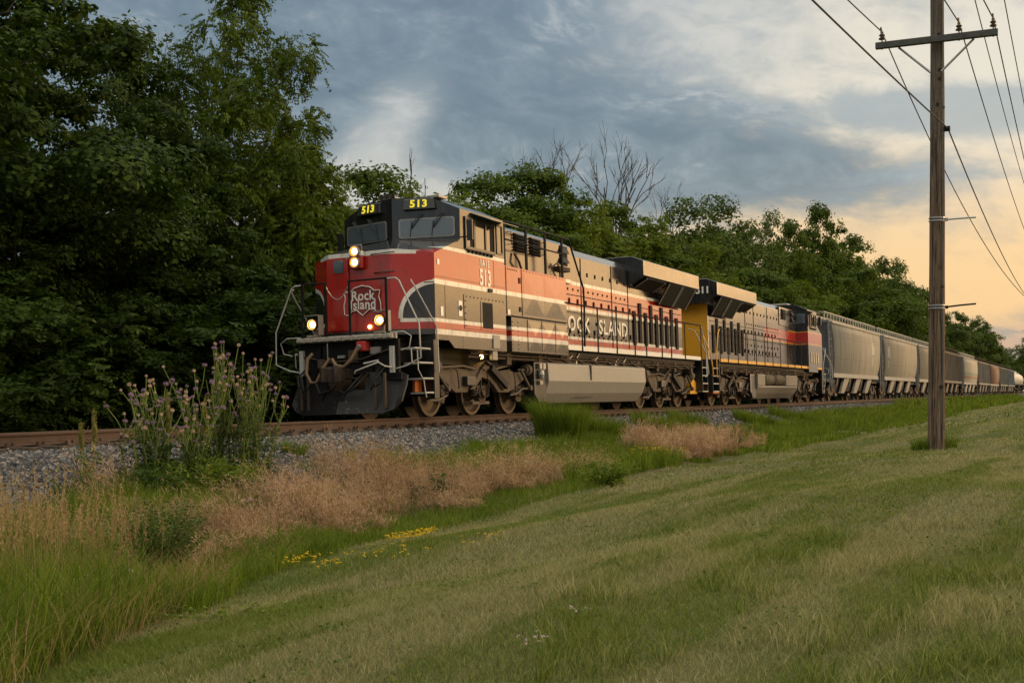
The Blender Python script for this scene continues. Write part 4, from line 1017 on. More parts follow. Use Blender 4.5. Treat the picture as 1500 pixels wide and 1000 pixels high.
hopper('dark brown grey ribbed hopper car just right of the utility pole', 102.4, 19.8, brn, 'ribbed', walk=dusty2, H=4.45, ribbed=True)
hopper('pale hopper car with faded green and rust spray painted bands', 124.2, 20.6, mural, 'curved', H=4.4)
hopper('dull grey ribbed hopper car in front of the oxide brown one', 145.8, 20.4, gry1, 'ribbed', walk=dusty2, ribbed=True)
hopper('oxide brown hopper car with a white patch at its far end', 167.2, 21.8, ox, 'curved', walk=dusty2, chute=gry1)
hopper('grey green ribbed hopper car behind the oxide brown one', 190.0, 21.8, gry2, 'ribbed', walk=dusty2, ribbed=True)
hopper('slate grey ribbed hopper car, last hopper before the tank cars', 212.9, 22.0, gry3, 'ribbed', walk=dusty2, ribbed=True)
tankw = mat('cream_tank_paint', (.62, .58, .50), .4, 0, .4, .2, var=.1, dirt=(.2, .15, .1), dirt_amt=.35, scale=1)
def tank_car(label, x0, L):
    root = thing('tank_car', label, 'tank car', group='tank cars at the far end of the train')
    m = MB(); zc = 2.95; r = 1.5
    prof = [(.01, .5), (.7, .58), (1.2, .8), (1.45, 1.15), (r, 1.5), (r, L-1.5), (1.45, L-1.15), (1.2, L-.8), (.7, L-.58), (.01, L-.5)]
    m.lathe(prof, (0, 0, zc), 'x', 32); m.build('tank_barrel', tankw, root)
    b = MB()
    for xx in (L*.25, L*.5, L*.75): b.lathe([(r+.03, xx-.2), (r+.03, xx+.2)], (0, 0, zc), 'x', 32)
    b.box(1.5, L-1.5, -1.56, -1.50, 1.9, 2.05); b.build('band', black, root)
    d = MB(); d.lathe([(.45, zc+r-.1), (.45, zc+r+.35), (.02, zc+r+.42)], (L/2, 0, 0), 'z', 20); d.box(L/2-1.2, L/2+1.2, -.9, .9, zc+r-.02, zc+r+.06); d.build('dome', tankw, root)
    u = MB(); u.box(.1, L-.1, -.4, .4, .95, 1.25); u.box(.3, 3.2, -1.4, 1.4, 1.1, 1.3); u.box(L-3.2, L-.3, -1.4, 1.4, 1.1, 1.3); u.box(1.5, 2.3, -1.2, 1.2, 1.3, 1.9); u.box(L-2.3, L-1.5, -1.2, 1.2, 1.3, 1.9); u.build('underframe', dark, root)
    add_sb(root, 1.75); add_sb(root, L-1.75)
    tilt(root, x0)
tank_car('cream tank car with dark bands coupled behind the last hopper', 236.0, 19.0)
tank_car('cream tank car at the far right end of the visible train', 256.0, 19.0)

# ------------------------------------------------------------------ pieces that are parts of their own
def split_islands(o):
    me = o.data; key = {}; par = list(range(len(me.vertices)))
    def find(a):
        while par[a] != a: par[a] = par[par[a]]; a = par[a]
        return a
    for v in me.vertices:
        k = tuple(round(c, 4) for c in v.co)
        if k in key: par[find(v.index)] = find(key[k])
        else: key[k] = v.index
    for p in me.polygons:
        vs = list(p.vertices)
        for a in vs[1:]: par[find(a)] = find(vs[0])
    groups = {}
    for p in me.polygons: groups.setdefault(find(p.vertices[0]), []).append(p)
    out = []
    if len(groups) < 2: return
    for polys in groups.values():
        idx = {}; vs = []; fs = []
        for p in polys:
            f = []
            for a in p.vertices:
                if a not in idx: idx[a] = len(vs); vs.append(tuple(me.vertices[a].co))
                f.append(idx[a])
            fs.append(f)
        m = bpy.data.meshes.new(o.name); m.from_pydata(vs, [], fs)
        for mt in me.materials: m.materials.append(mt)
        m.polygons.foreach_set('use_smooth', [p.use_smooth for p in polys]); m.update(); out.append(m)
    cache[me.name] = out
cache = {}
SPLIT = ('pilot_fitting', 'pipework', 'axle', 'side_rib', 'side_sill', 'sill_stripe', 'plow_rib', 'cable_plug', 'pilot_bracket', 'brake_rod', 'cable', 'intake_vent', 'lifting_lug', 'grab_iron', 'screen_frame', 'step_handrail', 'front_step_handrail', 'rear_sand_guard', 'brace', 'locker_door', 'filler_pipe', 'drain_valve', 'step_side_bar', 'louver_blade', 'side_window', 'discharge_chute', 'spring_nest', 'air_hose', 'brake_hose', 'band')
for o in [o for o in bpy.data.objects if o.type == 'MESH' and o.name.split('.')[0] in SPLIT]:
    if o.data.name not in cache: split_islands(o)
    ms = cache.get(o.data.name)
    if not ms: continue
    for m in ms[1:]:
        c = o.copy(); c.data = m; COL.objects.link(c); c.parent = o.parent
    o.data = ms[0]
# ------------------------------------------------------------------ utility pole and wires
def pole_wood():
    m, nt, out = newmat('weathered_pole_wood'); o = objco(nt); x, y, z = xyz(nt, o.k)
    g = noise(nt, vec(nt, x*34, y*34, z*1.1), 1.0, 7, .7, .9); k = noise(nt, vec(nt, x*5, y*5, z*1.3), 1.3, 4, .7)
    b = mixc(nt, g.ss(.38, .62), (.030, .020, .014), (.215, .150, .102))
    b = mixc(nt, k.ss(.58, .72)*.7, b, (.03, .019, .012))
    b = mixc(nt, z.ss(4.0, 8.0)*.6, b, mixc(nt, g, (.07, .06, .05), (.20, .18, .155)))
    principled(nt, out, b, .88, 0, .2, bump=g, bump_d=.02); return m
polem = pole_wood(); armm = mat('grey_crossarm_wood', (.085, .085, .08), .8, 0, .3, var=.3, dirt_amt=.2, scale=6)
galv = mat('galvanised_steel', (.42, .42, .42), .45, .7, .5, var=.12, dirt_amt=.15)
porc = mat('brown_porcelain', (.09, .055, .045), .25, 0, .5, dirt_amt=.1); wirem = mat('wire_aluminium', (.045, .043, .04), .6, .3, .4, dirt_amt=.1)
PX, PYY = 0.83, -11.46; PZ0 = float(hz(PX, PYY))
po = thing('utility_pole', 'tall weathered brown wooden utility pole with crossarm standing in the mown grass', 'utility pole', (PX, PYY, PZ0))
def pole_r(z): return .158 - .0042*z
m = MB(); pts = []; rs = []
for k in range(40): z = -.5 + k*.27; pts.append((.008*math.sin(z*.7), .008*math.cos(z*.5), z)); rs.append(pole_r(max(z, 0))*(1 + .012*math.sin(z*3.1)))
m.tube(pts, rs, 22); m.build('post', polem, po)
def rz(z): return z - PZ0                             # height above the foot
m = MB(); ARMZ = rz(7.24)
m.box(-.30, -.19, -1.10, 1.10, ARMZ-.06, ARMZ+.06); m.build('crossarm', armm, po, bevel=.008)
m = MB()
for s in (-1, 1): m.tube([(-.2, s*.68, ARMZ-.06), (-.17, s*.10, ARMZ-.60)], .022, 6)
m.build('brace', galv, po)
ins = [.98, -.42, -1.02]
def insulator(y, z, x=-.245):
    q = MB(); q.cyl((x, y, z-.14), (x, y, z+.10), .013, 8)
    q.lathe([(.012, .05), (.06, .055), (.065, .075), (.035, .10), (.03, .12), (.055, .125), (.058, .14), (.03, .17), (.032, .20), (.001, .21)], (x, y, z), 'z', 16)
    q.tube([(x-.16, y, z+.24), (x-.03, y, z+.19), (x+.1, y, z+.19)], .018, 6); q.tube([(x-.16, y, z+.24), (x-.14, y, z+.12), (x-.05, y, z+.1)], .009, 5)
    return q
for y in ins: insulator(y, ARMZ+.06).build('insulator', porc, po)
m = MB(); UPZ = rz(9.0); m.tube([(0, -.1, UPZ-.1), (0, -1.5, UPZ)], .04, 8); m.build('side_arm', galv, po)
up_ys = [-.40, -.98, -1.38]
for y in up_ys: insulator(y, UPZ, 0.0).build('insulator', porc, po)
def band(z):
    q = MB()
    for dzz in (0, .055): q.lathe([(pole_r(z)+.003, dzz-.012), (pole_r(z)+.012, dzz-.012), (pole_r(z)+.012, dzz+.012), (pole_r(z)+.003, dzz+.012)], (0, 0, z), 'z', 22)
    return q
for zz, dz_ in ((rz(3.83), .015), (rz(2.16), .05)):
    b = band(zz).build('pole_band', galv, po)
    q = MB(); q.tube([(.02, -.13, zz+.02), (.02, -.42, zz+.02+dz_*.6), (.03, -.70, zz+.02+dz_)], .017, 6); q.box(0, .04, -.20, -.13, zz-.01, zz+.05); q.build('standoff_rod', galv if dz_ < .02 else dark, b)
q = MB(); q.tube([(-.10, -.115, .2), (-.10, -.112, 2.0), (-.098, -.108, 4.5), (-.095, -.10, 9.3)], .009, 6); q.build('conduit', armm, po)
q = MB(); LWZ = rz(5.58); q.box(-.05, .03, -.24, -.13, LWZ-.05, LWZ+.04); q.cyl((-.08, -.2, LWZ), (.06, -.2, LWZ), .035, 10); q.build('wire_clamp', dark, po)
q = MB()
for zz, aa in ((ARMZ+.12, 200), (ARMZ-.02, 220), (ARMZ-.55, 205), (ARMZ-.72, 205), (LWZ+.45, 190), (LWZ+.4, 245), (3.1, 230), (1.2, 215)):
    a = R(aa); rr_ = pole_r(zz); q.cyl((rr_*.9*math.cos(a), rr_*.9*math.sin(a), zz), ((rr_+.025)*math.cos(a), (rr_+.025)*math.sin(a), zz), .03, 8)
q.build('bolt', dark, po)
def wire(label, A, back, fwd, sag_b, sag_f, r=.012, bits=26):
    pts = []
    A = Vector(A)
    if back is not None:
        B = Vector(back)
        for k in range(bits, 0, -1): t = k/bits; p = A.lerp(B, t); p.z -= sag_b*4*t*(1-t); pts.append(p)
    pts.append(A)
    if fwd is not None:
        F_ = Vector(fwd)
        for k in range(1, bits+1): t = k/bits; p = A.lerp(F_, t); p.z -= sag_f*4*t*(1-t); pts.append(p)
    o = MB().tube(pts, r, 5).build('power_line', wirem); tag(o, label, 'power line', 'wires on the utility pole'); return o
L = 52.0
def bk(y, d=44.0): return (PX - d, PYY + y + d*math.tan(R(2.6)), 7.5)
def W(y, z): return (PX-.245, PYY+y, PZ0+z)
wire('sagging wire from the left insulator of the crossarm, crossing behind the pole', W(ins[0], ARMZ+.26), (PX-44, PYY+ins[0]+44*math.tan(R(4.6)), 7.8), (PX+30, PYY-1.15, 3.9), .5, 1.15)
wire('wire from the middle insulator, just right of the pole', W(ins[1], ARMZ+.26), bk(ins[1]), (PX+L, PYY+ins[1], 7.3), .5, .55)
wire('wire from the insulator at the right tip of the crossarm', W(ins[2], ARMZ+.26), bk(ins[2]), (PX+L, PYY+ins[2], 7.3), .5, .55)
for y, nm in zip(up_ys, ('upper wire crossing the crossarm between its two right insulators', 'upper wire passing just outside the right tip of the crossarm', 'upper wire at the very top right corner of the picture')):
    wire(nm, (PX, PYY+y, PZ0+UPZ+.2), (PX-44, PYY+y+1.5, 9.3), (PX+L, PYY+y, 9.15), .5, .5)
wire('lowest wire clamped to the right side of the pole below the crossarm', (PX, PYY-.2, PZ0+LWZ), (PX-44, PYY-.2+44*math.tan(R(4.2)), 5.9), (PX+L, PYY-.25, 5.3), .35, .75, .014)

# ------------------------------------------------------------------ foliage helpers
rng = np.random.default_rng(7)
def leaf_quads(cen, size, rs, flat=.55, aspect=.5, droop=.25, jit=.35, nrm=None):
    """A rhombic leaf at every point of cen, facing loosely upward, hanging a little."""
    n = len(cen); yaw = rs.uniform(0, 2*np.pi, n)
    if nrm is None: nrm = np.stack([rs.normal(0, 1, n), rs.normal(0, 1, n), np.abs(rs.normal(0, 1, n))*flat*2 + .25], -1)
    nrm = nrm + 0; nrm /= np.linalg.norm(nrm, axis=1, keepdims=True)
    d = np.stack([np.cos(yaw), np.sin(yaw), rs.normal(-droop, .35, n)], -1)
    d -= nrm*(d*nrm).sum(1, keepdims=True); d /= np.linalg.norm(d, axis=1, keepdims=True) + 1e-9
    w = np.cross(nrm, d); s = size*(1 + rs.uniform(-jit, jit, n))[:, None]
    v = np.stack([cen - d*s*.5, cen + w*s*aspect*.5 - d*s*.08, cen + d*s*.5, cen - w*s*aspect*.5 - d*s*.08], 1)
    f = np.arange(n*4).reshape(n, 4)
    return v.reshape(-1, 3), f
bark = mat('grey_brown_bark', (.055, .043, .032), .9, 0, .2, var=.4, dirt=(.025, .02, .016), dirt_amt=.6, scale=3, bump=.03)
bark2 = mat('dead_grey_twigs', (.085, .07, .058), .9, 0, .2, var=.3, dirt_amt=.2)
LEAF = {
 'dark': leafmat('shade_painted_tree_leaves', [(.012, .025, .003), (.023, .046, .005), (.042, .076, .009), (.075, .112, .014)], .3),  # darkened so the forest shade is in the leaf colour
 'mid': leafmat('green_tree_leaves', [(.022, .042, .004), (.044, .076, .006), (.080, .124, .010), (.135, .178, .018)], .35),
 'warm': leafmat('yellow_green_tree_leaves', [(.042, .062, .005), (.080, .116, .008), (.130, .174, .014), (.20, .232, .026)], .38),
 'far': leafmat('far_tree_leaves', [(.026, .048, .008), (.048, .080, .012), (.078, .116, .018), (.120, .155, .028)], .3, big=.2),
}
def skeleton(seed, H, Rr, base, nl, shape):
    """Trunk, limbs and twigs; returns tubes and leaf clump centres (unit: metres)."""
    r = random.Random(seed); tubes = []; cl = []
    pts = [(0, 0, -.4)]; x = y = 0
    for k in range(1, 9):
        x += r.uniform(-.03, .03)*H*.3; y += r.uniform(-.03, .03)*H*.3; pts.append((x, y, H*.9*k/8))
    tr = [max(.012, H*.014*(1 - k/8.6)) for k in range(9)]
    tubes.append((pts, tr, 8))
    def at(h):
        t = max(0, min(7.99, h/(H*.9)*8)); i = int(t); a, b = Vector(pts[i]), Vector(pts[i+1]); return a.lerp(b, t-i)
    for i in range(nl):
        u = (i + r.uniform(.1, .9))/nl; h = base + (H*.93 - base)*u
        ang = i*2.4 + r.uniform(-.5, .5)
        env = shape(u)*Rr
        ln = env*r.uniform(.75, 1.12); rise = r.uniform(.10, .5)*ln*(1.15 - .5*u)
        p0 = at(h*.86); d = Vector((math.cos(ang), math.sin(ang), 0)); p1 = p0 + d*ln*.5 + Vector((0, 0, rise*.6)); p2 = p0 + d*ln + Vector((0, 0, rise*.9))
        tubes.append(([p0, p1, p2], [H*.0055*(1.2-u), H*.0035*(1.2-u), .008], 5))
        for q in range(r.randint(3, 5)):
            t = r.uniform(.25, 1.0); a = p0.lerp(p1, t*2) if t < .5 else p1.lerp(p2, t*2-1)
            e = a + Vector((r.uniform(-1, 1), r.uniform(-1, 1), r.uniform(-.35, .65)))*env*.34
            tubes.append(([a, (a+e)/2 + Vector((0, 0, .04)), e], [.014, .009, .004], 4)); cl.append((e, env*r.uniform(.15, .27)))
        cl.append((p2, env*r.uniform(.18, .30)))
    top = at(H*.9)
    for q in range(6): cl.append((top + Vector((r.uniform(-1, 1), r.uniform(-1, 1), r.uniform(-.6, .9)))*Rr*.22, Rr*r.uniform(.14, .24)))
    return tubes, cl
def tree_meshes(seed, H, Rr, base, nl, shape, leaf, count, lm, aspect=.5, flat=.55, droop=.25, sprig=0, bs=1.0):
    tubes, cl = skeleton(seed, H, Rr, base, nl, shape); rs = np.random.default_rng(seed)
    t = MB()
    for p, r_, n in tubes: t.tube(p, r_, n, False)
    to = t.build('trunk', bark); tm = to.data; bpy.data.objects.remove(to)
    # boughs: every clump is a lumpy shell of leaves, densest on its upper and outer side, with gaps between clumps
    C = np.array([tuple(c[0]) for c in cl]); S = np.array([c[1] for c in cl])*bs; pr = S**2/np.sum(S**2); nb = len(C); NL = 9
    D = rs.normal(0, 1, (nb, NL, 3)); D[..., 2] = np.abs(D[..., 2])*.8 - .25; D /= np.linalg.norm(D, axis=2, keepdims=True); DR = rs.uniform(.6, 1.25, (nb, NL))
    ns = count//max(1, sprig); idx = rs.choice(nb, ns, p=pr); li = rs.integers(0, NL, ns)
    d = D[idx, li] + rs.normal(0, .30, (ns, 3)); d /= np.linalg.norm(d, axis=1, keepdims=True)
    rad = S[idx]*DR[idx, li]*(.35 + .65*np.sqrt(rs.uniform(0, 1, ns)))
    st = C[idx] + d*rad[:, None]*np.array([1.15, 1.15, .72])
    nn = d*.75 + rs.normal(0, .42, (ns, 3)) + np.array([0, 0, .55])
    if sprig:                                         # compound leaves: leaflets in rows along short hanging stalks
        dirs = d + rs.normal(0, .3, d.shape); dirs[:, 2] -= .35; dirs /= np.linalg.norm(dirs, axis=1, keepdims=True)+1e-9
        k = np.tile(np.arange(sprig), ns); I = np.repeat(np.arange(ns), sprig)
        side = np.cross(dirs, [0, 0, 1.0]); side /= np.linalg.norm(side, axis=1, keepdims=True)+1e-9
        cen = st[I] + dirs[I]*((k//2)*leaf*.55)[:, None] + side[I]*(((k % 2)*2-1)*leaf*.42)[:, None]
        cen[:, 2] -= ((k//2)**2)*leaf*.035
        v, f = leaf_quads(cen, leaf, rs, flat, aspect, droop, nrm=nn[I] + rs.normal(0, .25, (len(I), 3)))
    else:
        v, f = leaf_quads(st, leaf, rs, flat, aspect, droop, nrm=nn)
    co = npmesh('crown', v, f, None, lm); cm = co.data; bpy.data.objects.remove(co)
    return tm, cm
ovate = lambda u: .55 + .9*math.sin(math.pi*min(1, u*.85 + .12)) * (1 - .55*u) * .75
roundc = lambda u: .35 + .75*math.sin(math.pi*(u*.86 + .07))
wide = lambda u: 1.05 - .55*u if u > .2 else .9
T = {
 'bigA': (12.5, tree_meshes(11, 12.5, 3.3, 1.6, 30, lambda u: .80 + .32*math.sin(math.pi*(u*.8 + .1)), .135, 110000, LEAF['mid'], .45, sprig=10, bs=1.3)),
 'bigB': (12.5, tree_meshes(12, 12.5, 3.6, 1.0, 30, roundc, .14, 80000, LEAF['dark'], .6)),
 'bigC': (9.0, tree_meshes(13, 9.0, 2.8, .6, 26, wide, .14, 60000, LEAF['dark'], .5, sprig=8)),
 'bigD': (9.0, tree_meshes(14, 9.0, 2.8, .6, 26, roundc, .14, 60000, LEAF['warm'], .5, sprig=8)),
 'midA': (9.0, tree_meshes(21, 9.0, 2.9, .8, 36, roundc, .15, 64000, LEAF['mid'], .6, bs=1.4)),
 'midB': (9.0, tree_meshes(22, 9.0, 2.6, .6, 36, ovate, .14, 64000, LEAF['warm'], .45, sprig=8, bs=1.4)),
 'midC': (9.0, tree_meshes(23, 9.0, 3.0, 1.0, 18, roundc, .16, 20000, LEAF['far'], .6, bs=1.4)),
 'midD': (9.0, tree_meshes(24, 9.0, 2.7, .8, 34, ovate, .15, 56000, LEAF['mid'], .6, bs=1.4)),
 'farA': (14.0, tree_meshes(31, 14.0, 4.4, 1.0, 36, roundc, .28, 36000, LEAF['far'], .7, bs=1.4)),
 'farB': (14.0, tree_meshes(32, 14.0, 3.8, 1.0, 36, ovate, .28, 36000, LEAF['far'], .7, bs=1.4)),
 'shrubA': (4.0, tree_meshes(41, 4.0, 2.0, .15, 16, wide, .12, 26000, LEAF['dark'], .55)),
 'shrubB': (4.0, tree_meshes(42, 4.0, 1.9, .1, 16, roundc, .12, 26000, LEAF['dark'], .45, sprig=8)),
}
TREES = 'trees growing along the far side of the track'
_tn = [0]
def plant_tree(kind, px, lat, top_py, label, rscale=1.0, rot=None, cat='tree', group=TREES, name=None, h=None):
    x, y, Z = pix(px, lat); zg = float(hz(x, y)) - .05
    H0, (tm, cm) = T[kind]; H = h or ((572 - top_py)/FPX*Z + CAM.z - zg)
    k = H/H0/1.02; _tn[0] += 1; rr = random.Random(_tn[0]*77)
    o = thing(name or ('shrub' if cat == 'shrub' else 'tree'), label, cat, (x, y, zg), (0, 0, rr.uniform(0, 6.28) if rot is None else rot), group)
    o.scale = (k*rscale, k*rscale, k)
    for nm, me in (('trunk', tm), ('crown', cm)):
        c = bpy.data.objects.new(nm, me); COL.objects.link(c); c.parent = o
    return o
# near tall trees on the left (photo columns run left to right)
for a in (
 ('bigB', -70, 6.5, -230, 'tall dark broadleaf tree cut off by the left edge of the picture', 1.0),
 ('bigB', 60, 8.5, -120, 'tall dark broadleaf tree in the upper left corner', .80),
 ('bigA', 352, 7.0, -60, 'tall feathery locust tree reaching the top edge left of the locomotive', .60),
 ('bigC', 205, 10.5, 105, 'dark tree filling the gap between the two tallest trees at left', .9),
 ('bigB', 135, 6.2, 100, 'dark green tree in front of the upper left corner tree', .95),
 ('bigC', 290, 5.6, 170, 'dark leafy tree standing low in front of the tall locust tree', .9),
 ('bigD', 425, 6.4, 185, 'yellow green lower tree at the right foot of the tall locust tree', .85),
 ('bigC', 20, 5.5, 260, 'dark low tree beside the track at the left edge', 1.0),
 ('midB', 470, 8.0, 225, 'light green bushy tree right of the tall locust tree', 1.0),
 ('midA', 545, 9.0, 238, 'rounded green tree behind the locomotive cab, left of its number boards', 1.0),
 ('midB', 610, 7.5, 250, 'small light green tree rising directly over the locomotive cab roof', .55),
 ('bigC', 395, 6.0, 330, 'dark low leafy tree just left of the locomotive nose', .8),
 ('midB', 500, 7.0, 285, 'low green tree close behind the locomotive nose', .9),
): plant_tree(*a[:4], a[4], a[5])
for i, (px, top) in enumerate(((-40, 400), (40, 430), (105, 395), (165, 450), (225, 400), (285, 440), (345, 395), (405, 430), (455, 410))):
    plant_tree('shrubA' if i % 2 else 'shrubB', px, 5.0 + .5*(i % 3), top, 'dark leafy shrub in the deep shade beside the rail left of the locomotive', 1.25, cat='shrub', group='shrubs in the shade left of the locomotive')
for i, px in enumerate((490, 545, 600, 655, 700, 745, 790, 835, 880, 920, 955, 990, 1025, 1060, 1095, 1130, 1165, 1200, 1232)):  # added shrubs that block the lit ground seen under the train
    plant_tree('shrubA' if i % 2 else 'shrubB', px, 4.6 + .3*(i % 3), 0, 'dark low shrub added on the far side of the train to darken the gap beneath it', 1.3, cat='shrub', group='shrubs added behind the train', h=2.3 + .3*(i % 3))
# middle ground behind the train
for a in (
 ('midB', 668, 9, 268, 'green tree just behind the cab roof of the leading locomotive', .9),
 ('midA', 705, 11, 250, 'rounded green tree left of the bare topped tree behind the locomotive', .9),
 ('midA', 768, 12, 238, 'bushy green tree with bare twigs on top behind the locomotive hood', .95),
 ('midD', 812, 11, 236, 'darker green tree right of the one with bare twigs on top', .85),
 ('midB', 860, 8, 275, 'yellow green tree below the dead branching snag', .8),
 ('midD', 905, 11, 285, 'green tree directly behind the dead branching snag', .9),
 ('midB', 948, 8.5, 300, 'feathery light green tree over the radiator of the leading locomotive', .85),
 ('midC', 1000, 13, 280, 'grey green open crowned tree behind the gap between the two locomotives', .9),
 ('midC', 1050, 15, 276, 'pale rounded tree standing back from the track over the second locomotive', .8),
 ('midB', 1030, 8, 340, 'low yellow green tree behind the rear of the leading locomotive', .8),
 ('midC', 1096, 14, 315, 'thin open tree with sky showing through its crown', .6),
 ('midC', 1130, 15, 300, 'slender grey green tree right of the thin open one', .5),
 ('midD', 1163, 12, 312, 'dark green tree over the cab of the second locomotive', .62),
 ('midD', 1203, 13, 288, 'tallest pointed green tree behind the first hopper car', .62),
 ('midD', 1248, 11, 335, 'round dark green tree behind the first hopper car, right of the pointed one', .75),
): plant_tree(*a[:4], a[4], a[5])
for i, (px, top) in enumerate(((640, 330), (700, 330), (760, 330), (820, 335), (880, 335), (935, 345), (990, 370), (1045, 395), (1090, 390), (1135, 400), (1180, 400), (1225, 400), (1262, 390))):
    plant_tree('midB' if i % 3 == 1 else 'midA', px, 7.0 + .9*(i % 3), top, 'leafy green tree in the low row directly behind the train roofs', 1.15, group='low row of trees directly behind the train')
for i, (px, lat, top) in enumerate(((1285, 12, 368), (1318, 12, 375), (1340, 12, 420), (1300, 10, 400), (1362, 14, 440), (1388, 14, 452), (1408, 16, 450), (1425, 15, 462), (1441, 14, 466), (1450, 15, 490), (1462, 16, 502), (1474, 16, 512), (1485, 18, 515), (1497, 20, 519), (1507, 22, 520), (1517, 24, 520))):
    plant_tree('farA' if i % 2 else 'farB', px, lat, top, 'green broadleaf tree in the far line behind the hopper cars right of the first one', .72 if i < 6 else .8, group='far line of trees behind the hopper cars')
x, y, Z = pix(1556, -12.0 + 0)
t_ = plant_tree('midA', 750, -9, 400, 'leafy tree at the right edge of the picture, only branch tips in view', .9, group=None, h=5.4)
q = CAM + (FW + RT*((1560-750)/FPX))*58; t_.location = (q.x, q.y, float(hz(q.x, q.y)))
# bare dead wood above the tree line
def snag(label, px, lat, top, spread, seed, base_h=.45, n1=6, name='dead_tree', thick=1.0):
    x, y, Z = pix(px, lat); zg = float(hz(x, y)); H = (572-top)/FPX*Z + CAM.z - zg; r = random.Random(seed); m = MB()
    def grow(p, d, ln, rad, lev):
        e = p + d*ln; mid = (p+e)/2 + Vector((r.uniform(-1, 1), r.uniform(-1, 1), r.uniform(-.3, .3)))*ln*.07
        m.tube([p, mid, e], [rad, rad*.8, rad*.6], 5, False)
        if lev <= 0: return
        for k in range(r.randint(2, 3) if lev > 1 else r.randint(2, 4)):
            nd = (d + Vector((r.uniform(-1, 1), r.uniform(-1, 1), r.uniform(-.1, .7)))*spread).normalized()
            grow(p.lerp(e, r.uniform(.5, 1)), nd, ln*r.uniform(.5, .8), rad*.58, lev-1)
    o = thing(name, label, 'dead tree', (x, y, zg), group='bare dead branches above the tree line')
    grow(Vector((0, 0, 0)), Vector((0, 0, 1)), H*base_h, .11*thick, 0)
    for k in range(n1):
        a = k*2*math.pi/n1 + r.uniform(-.3, .3); grow(Vector((0, 0, H*base_h*.96)), Vector((math.cos(a)*spread*.8, math.sin(a)*spread*.8, 1)).normalized(), H*(1-base_h)*.52, .06*thick, 3)
    m.build('bare_branches', bark2, o)
snag('large bare branching snag rising above the trees behind the locomotive hood', 904, 12, 184, .60, 5, .62, 7, thick=.95)
snag('thin bare twigs on top of the bushy tree behind the locomotive hood', 800, 12, 196, .75, 8, .72, 5, thick=.8)
snag('small bare branches right of the large snag', 985, 14, 246, .9, 9, .72, 4, thick=.7)
snag('thin bare twigs in the gap between the two tallest trees at left', 212, 9, 62, .45, 10, .62, 4, thick=.5)
snag('single dead leaning stem standing above the cab roof', 601, 9, 205, .18, 14, .86, 1, thick=.45)

# ------------------------------------------------------------------ ballast stones
def stones(n, seed):
    rs = np.random.default_rng(seed)
    t = (1+5**.5)/2
    ico = np.array([(-1,t,0),(1,t,0),(-1,-t,0),(1,-t,0),(0,-1,t),(0,1,t),(0,-1,-t),(0,1,-t),(t,0,-1),(t,0,1),(-t,0,-1),(-t,0,1)])/1.9
    fi = np.array([(0,11,5),(0,5,1),(0,1,7),(0,7,10),(0,10,11),(1,5,9),(5,11,4),(11,10,2),(10,7,6),(7,1,8),(3,9,4),(3,4,2),(3,2,6),(3,6,8),(3,8,9),(4,9,5),(2,4,11),(6,2,10),(8,6,7),(9,8,1)])
    x = np.concatenate([rs.uniform(-19, 12, int(n*.8)), rs.uniform(12, 60, n - int(n*.8))]); y = -.80 - np.abs(rs.beta(1.1, 1.5, n))*3.5
    keep = np.abs(y+.76) > .10; x, y = x[keep], y[keep]; n = len(x)
    z = hz(x, y) + rs.uniform(-.01, .05, n)
    s = rs.uniform(.014, .036, n)*np.where(x > 12, 1.6, np.where(x > 0, 1.25, 1))
    v = ico[None]*(1 + rs.uniform(-.5, .4, (n, 12, 1)))*(s[:, None]*np.exp(rs.normal(0, .2, (n, 3))))[:, None, :]
    a = rs.uniform(0, 6.28, n); c, sn = np.cos(a)[:, None], np.sin(a)[:, None]; b = rs.uniform(-.9, .9, n); cb, sb = np.cos(b)[:, None], np.sin(b)[:, None]
    X, Y, Zz = v[..., 0], v[..., 1], v[..., 2]; X, Zz = X*cb - Zz*sb, X*sb + Zz*cb; X, Y = X*c - Y*sn, X*sn + Y*c
    v = np.stack([X + x[:, None], Y + y[:, None], Zz + z[:, None]], -1)
    f = fi[None] + (np.arange(n)*12)[:, None, None]
    return v.reshape(-1, 3), f.reshape(-1, 3)
mS, nt_, out_ = newmat('crushed_granite'); g_ = nt_.nodes.new('ShaderNodeNewGeometry'); rnd_ = V(nt_, g_.outputs['Random Per Island'])
oo = objco(nt_); sn_ = noise(nt_, oo, 40, 3); dn_ = noise(nt_, oo, 1.2, 3)
cS = mixc(nt_, rnd_*rnd_, (.050, .049, .052), (.255, .245, .235)); cS = mixc(nt_, rnd_.gt(.86)*.6, cS, (.34, .27, .21)); cS = mixc(nt_, sn_.ss(.4, .7)*.25, cS, (.06, .058, .06)); cS = mixc(nt_, dn_.ss(.55, .7)*.35, cS, (.11, .08, .055))
principled(nt_, out_, cS, .85, 0, .25)
v, f = stones(95000, 3); st_o = npmesh('ballast_stones', v, None, f, mS); tag(st_o, 'loose grey crushed stone ballast along the near rail', 'ballast', kind='stuff')

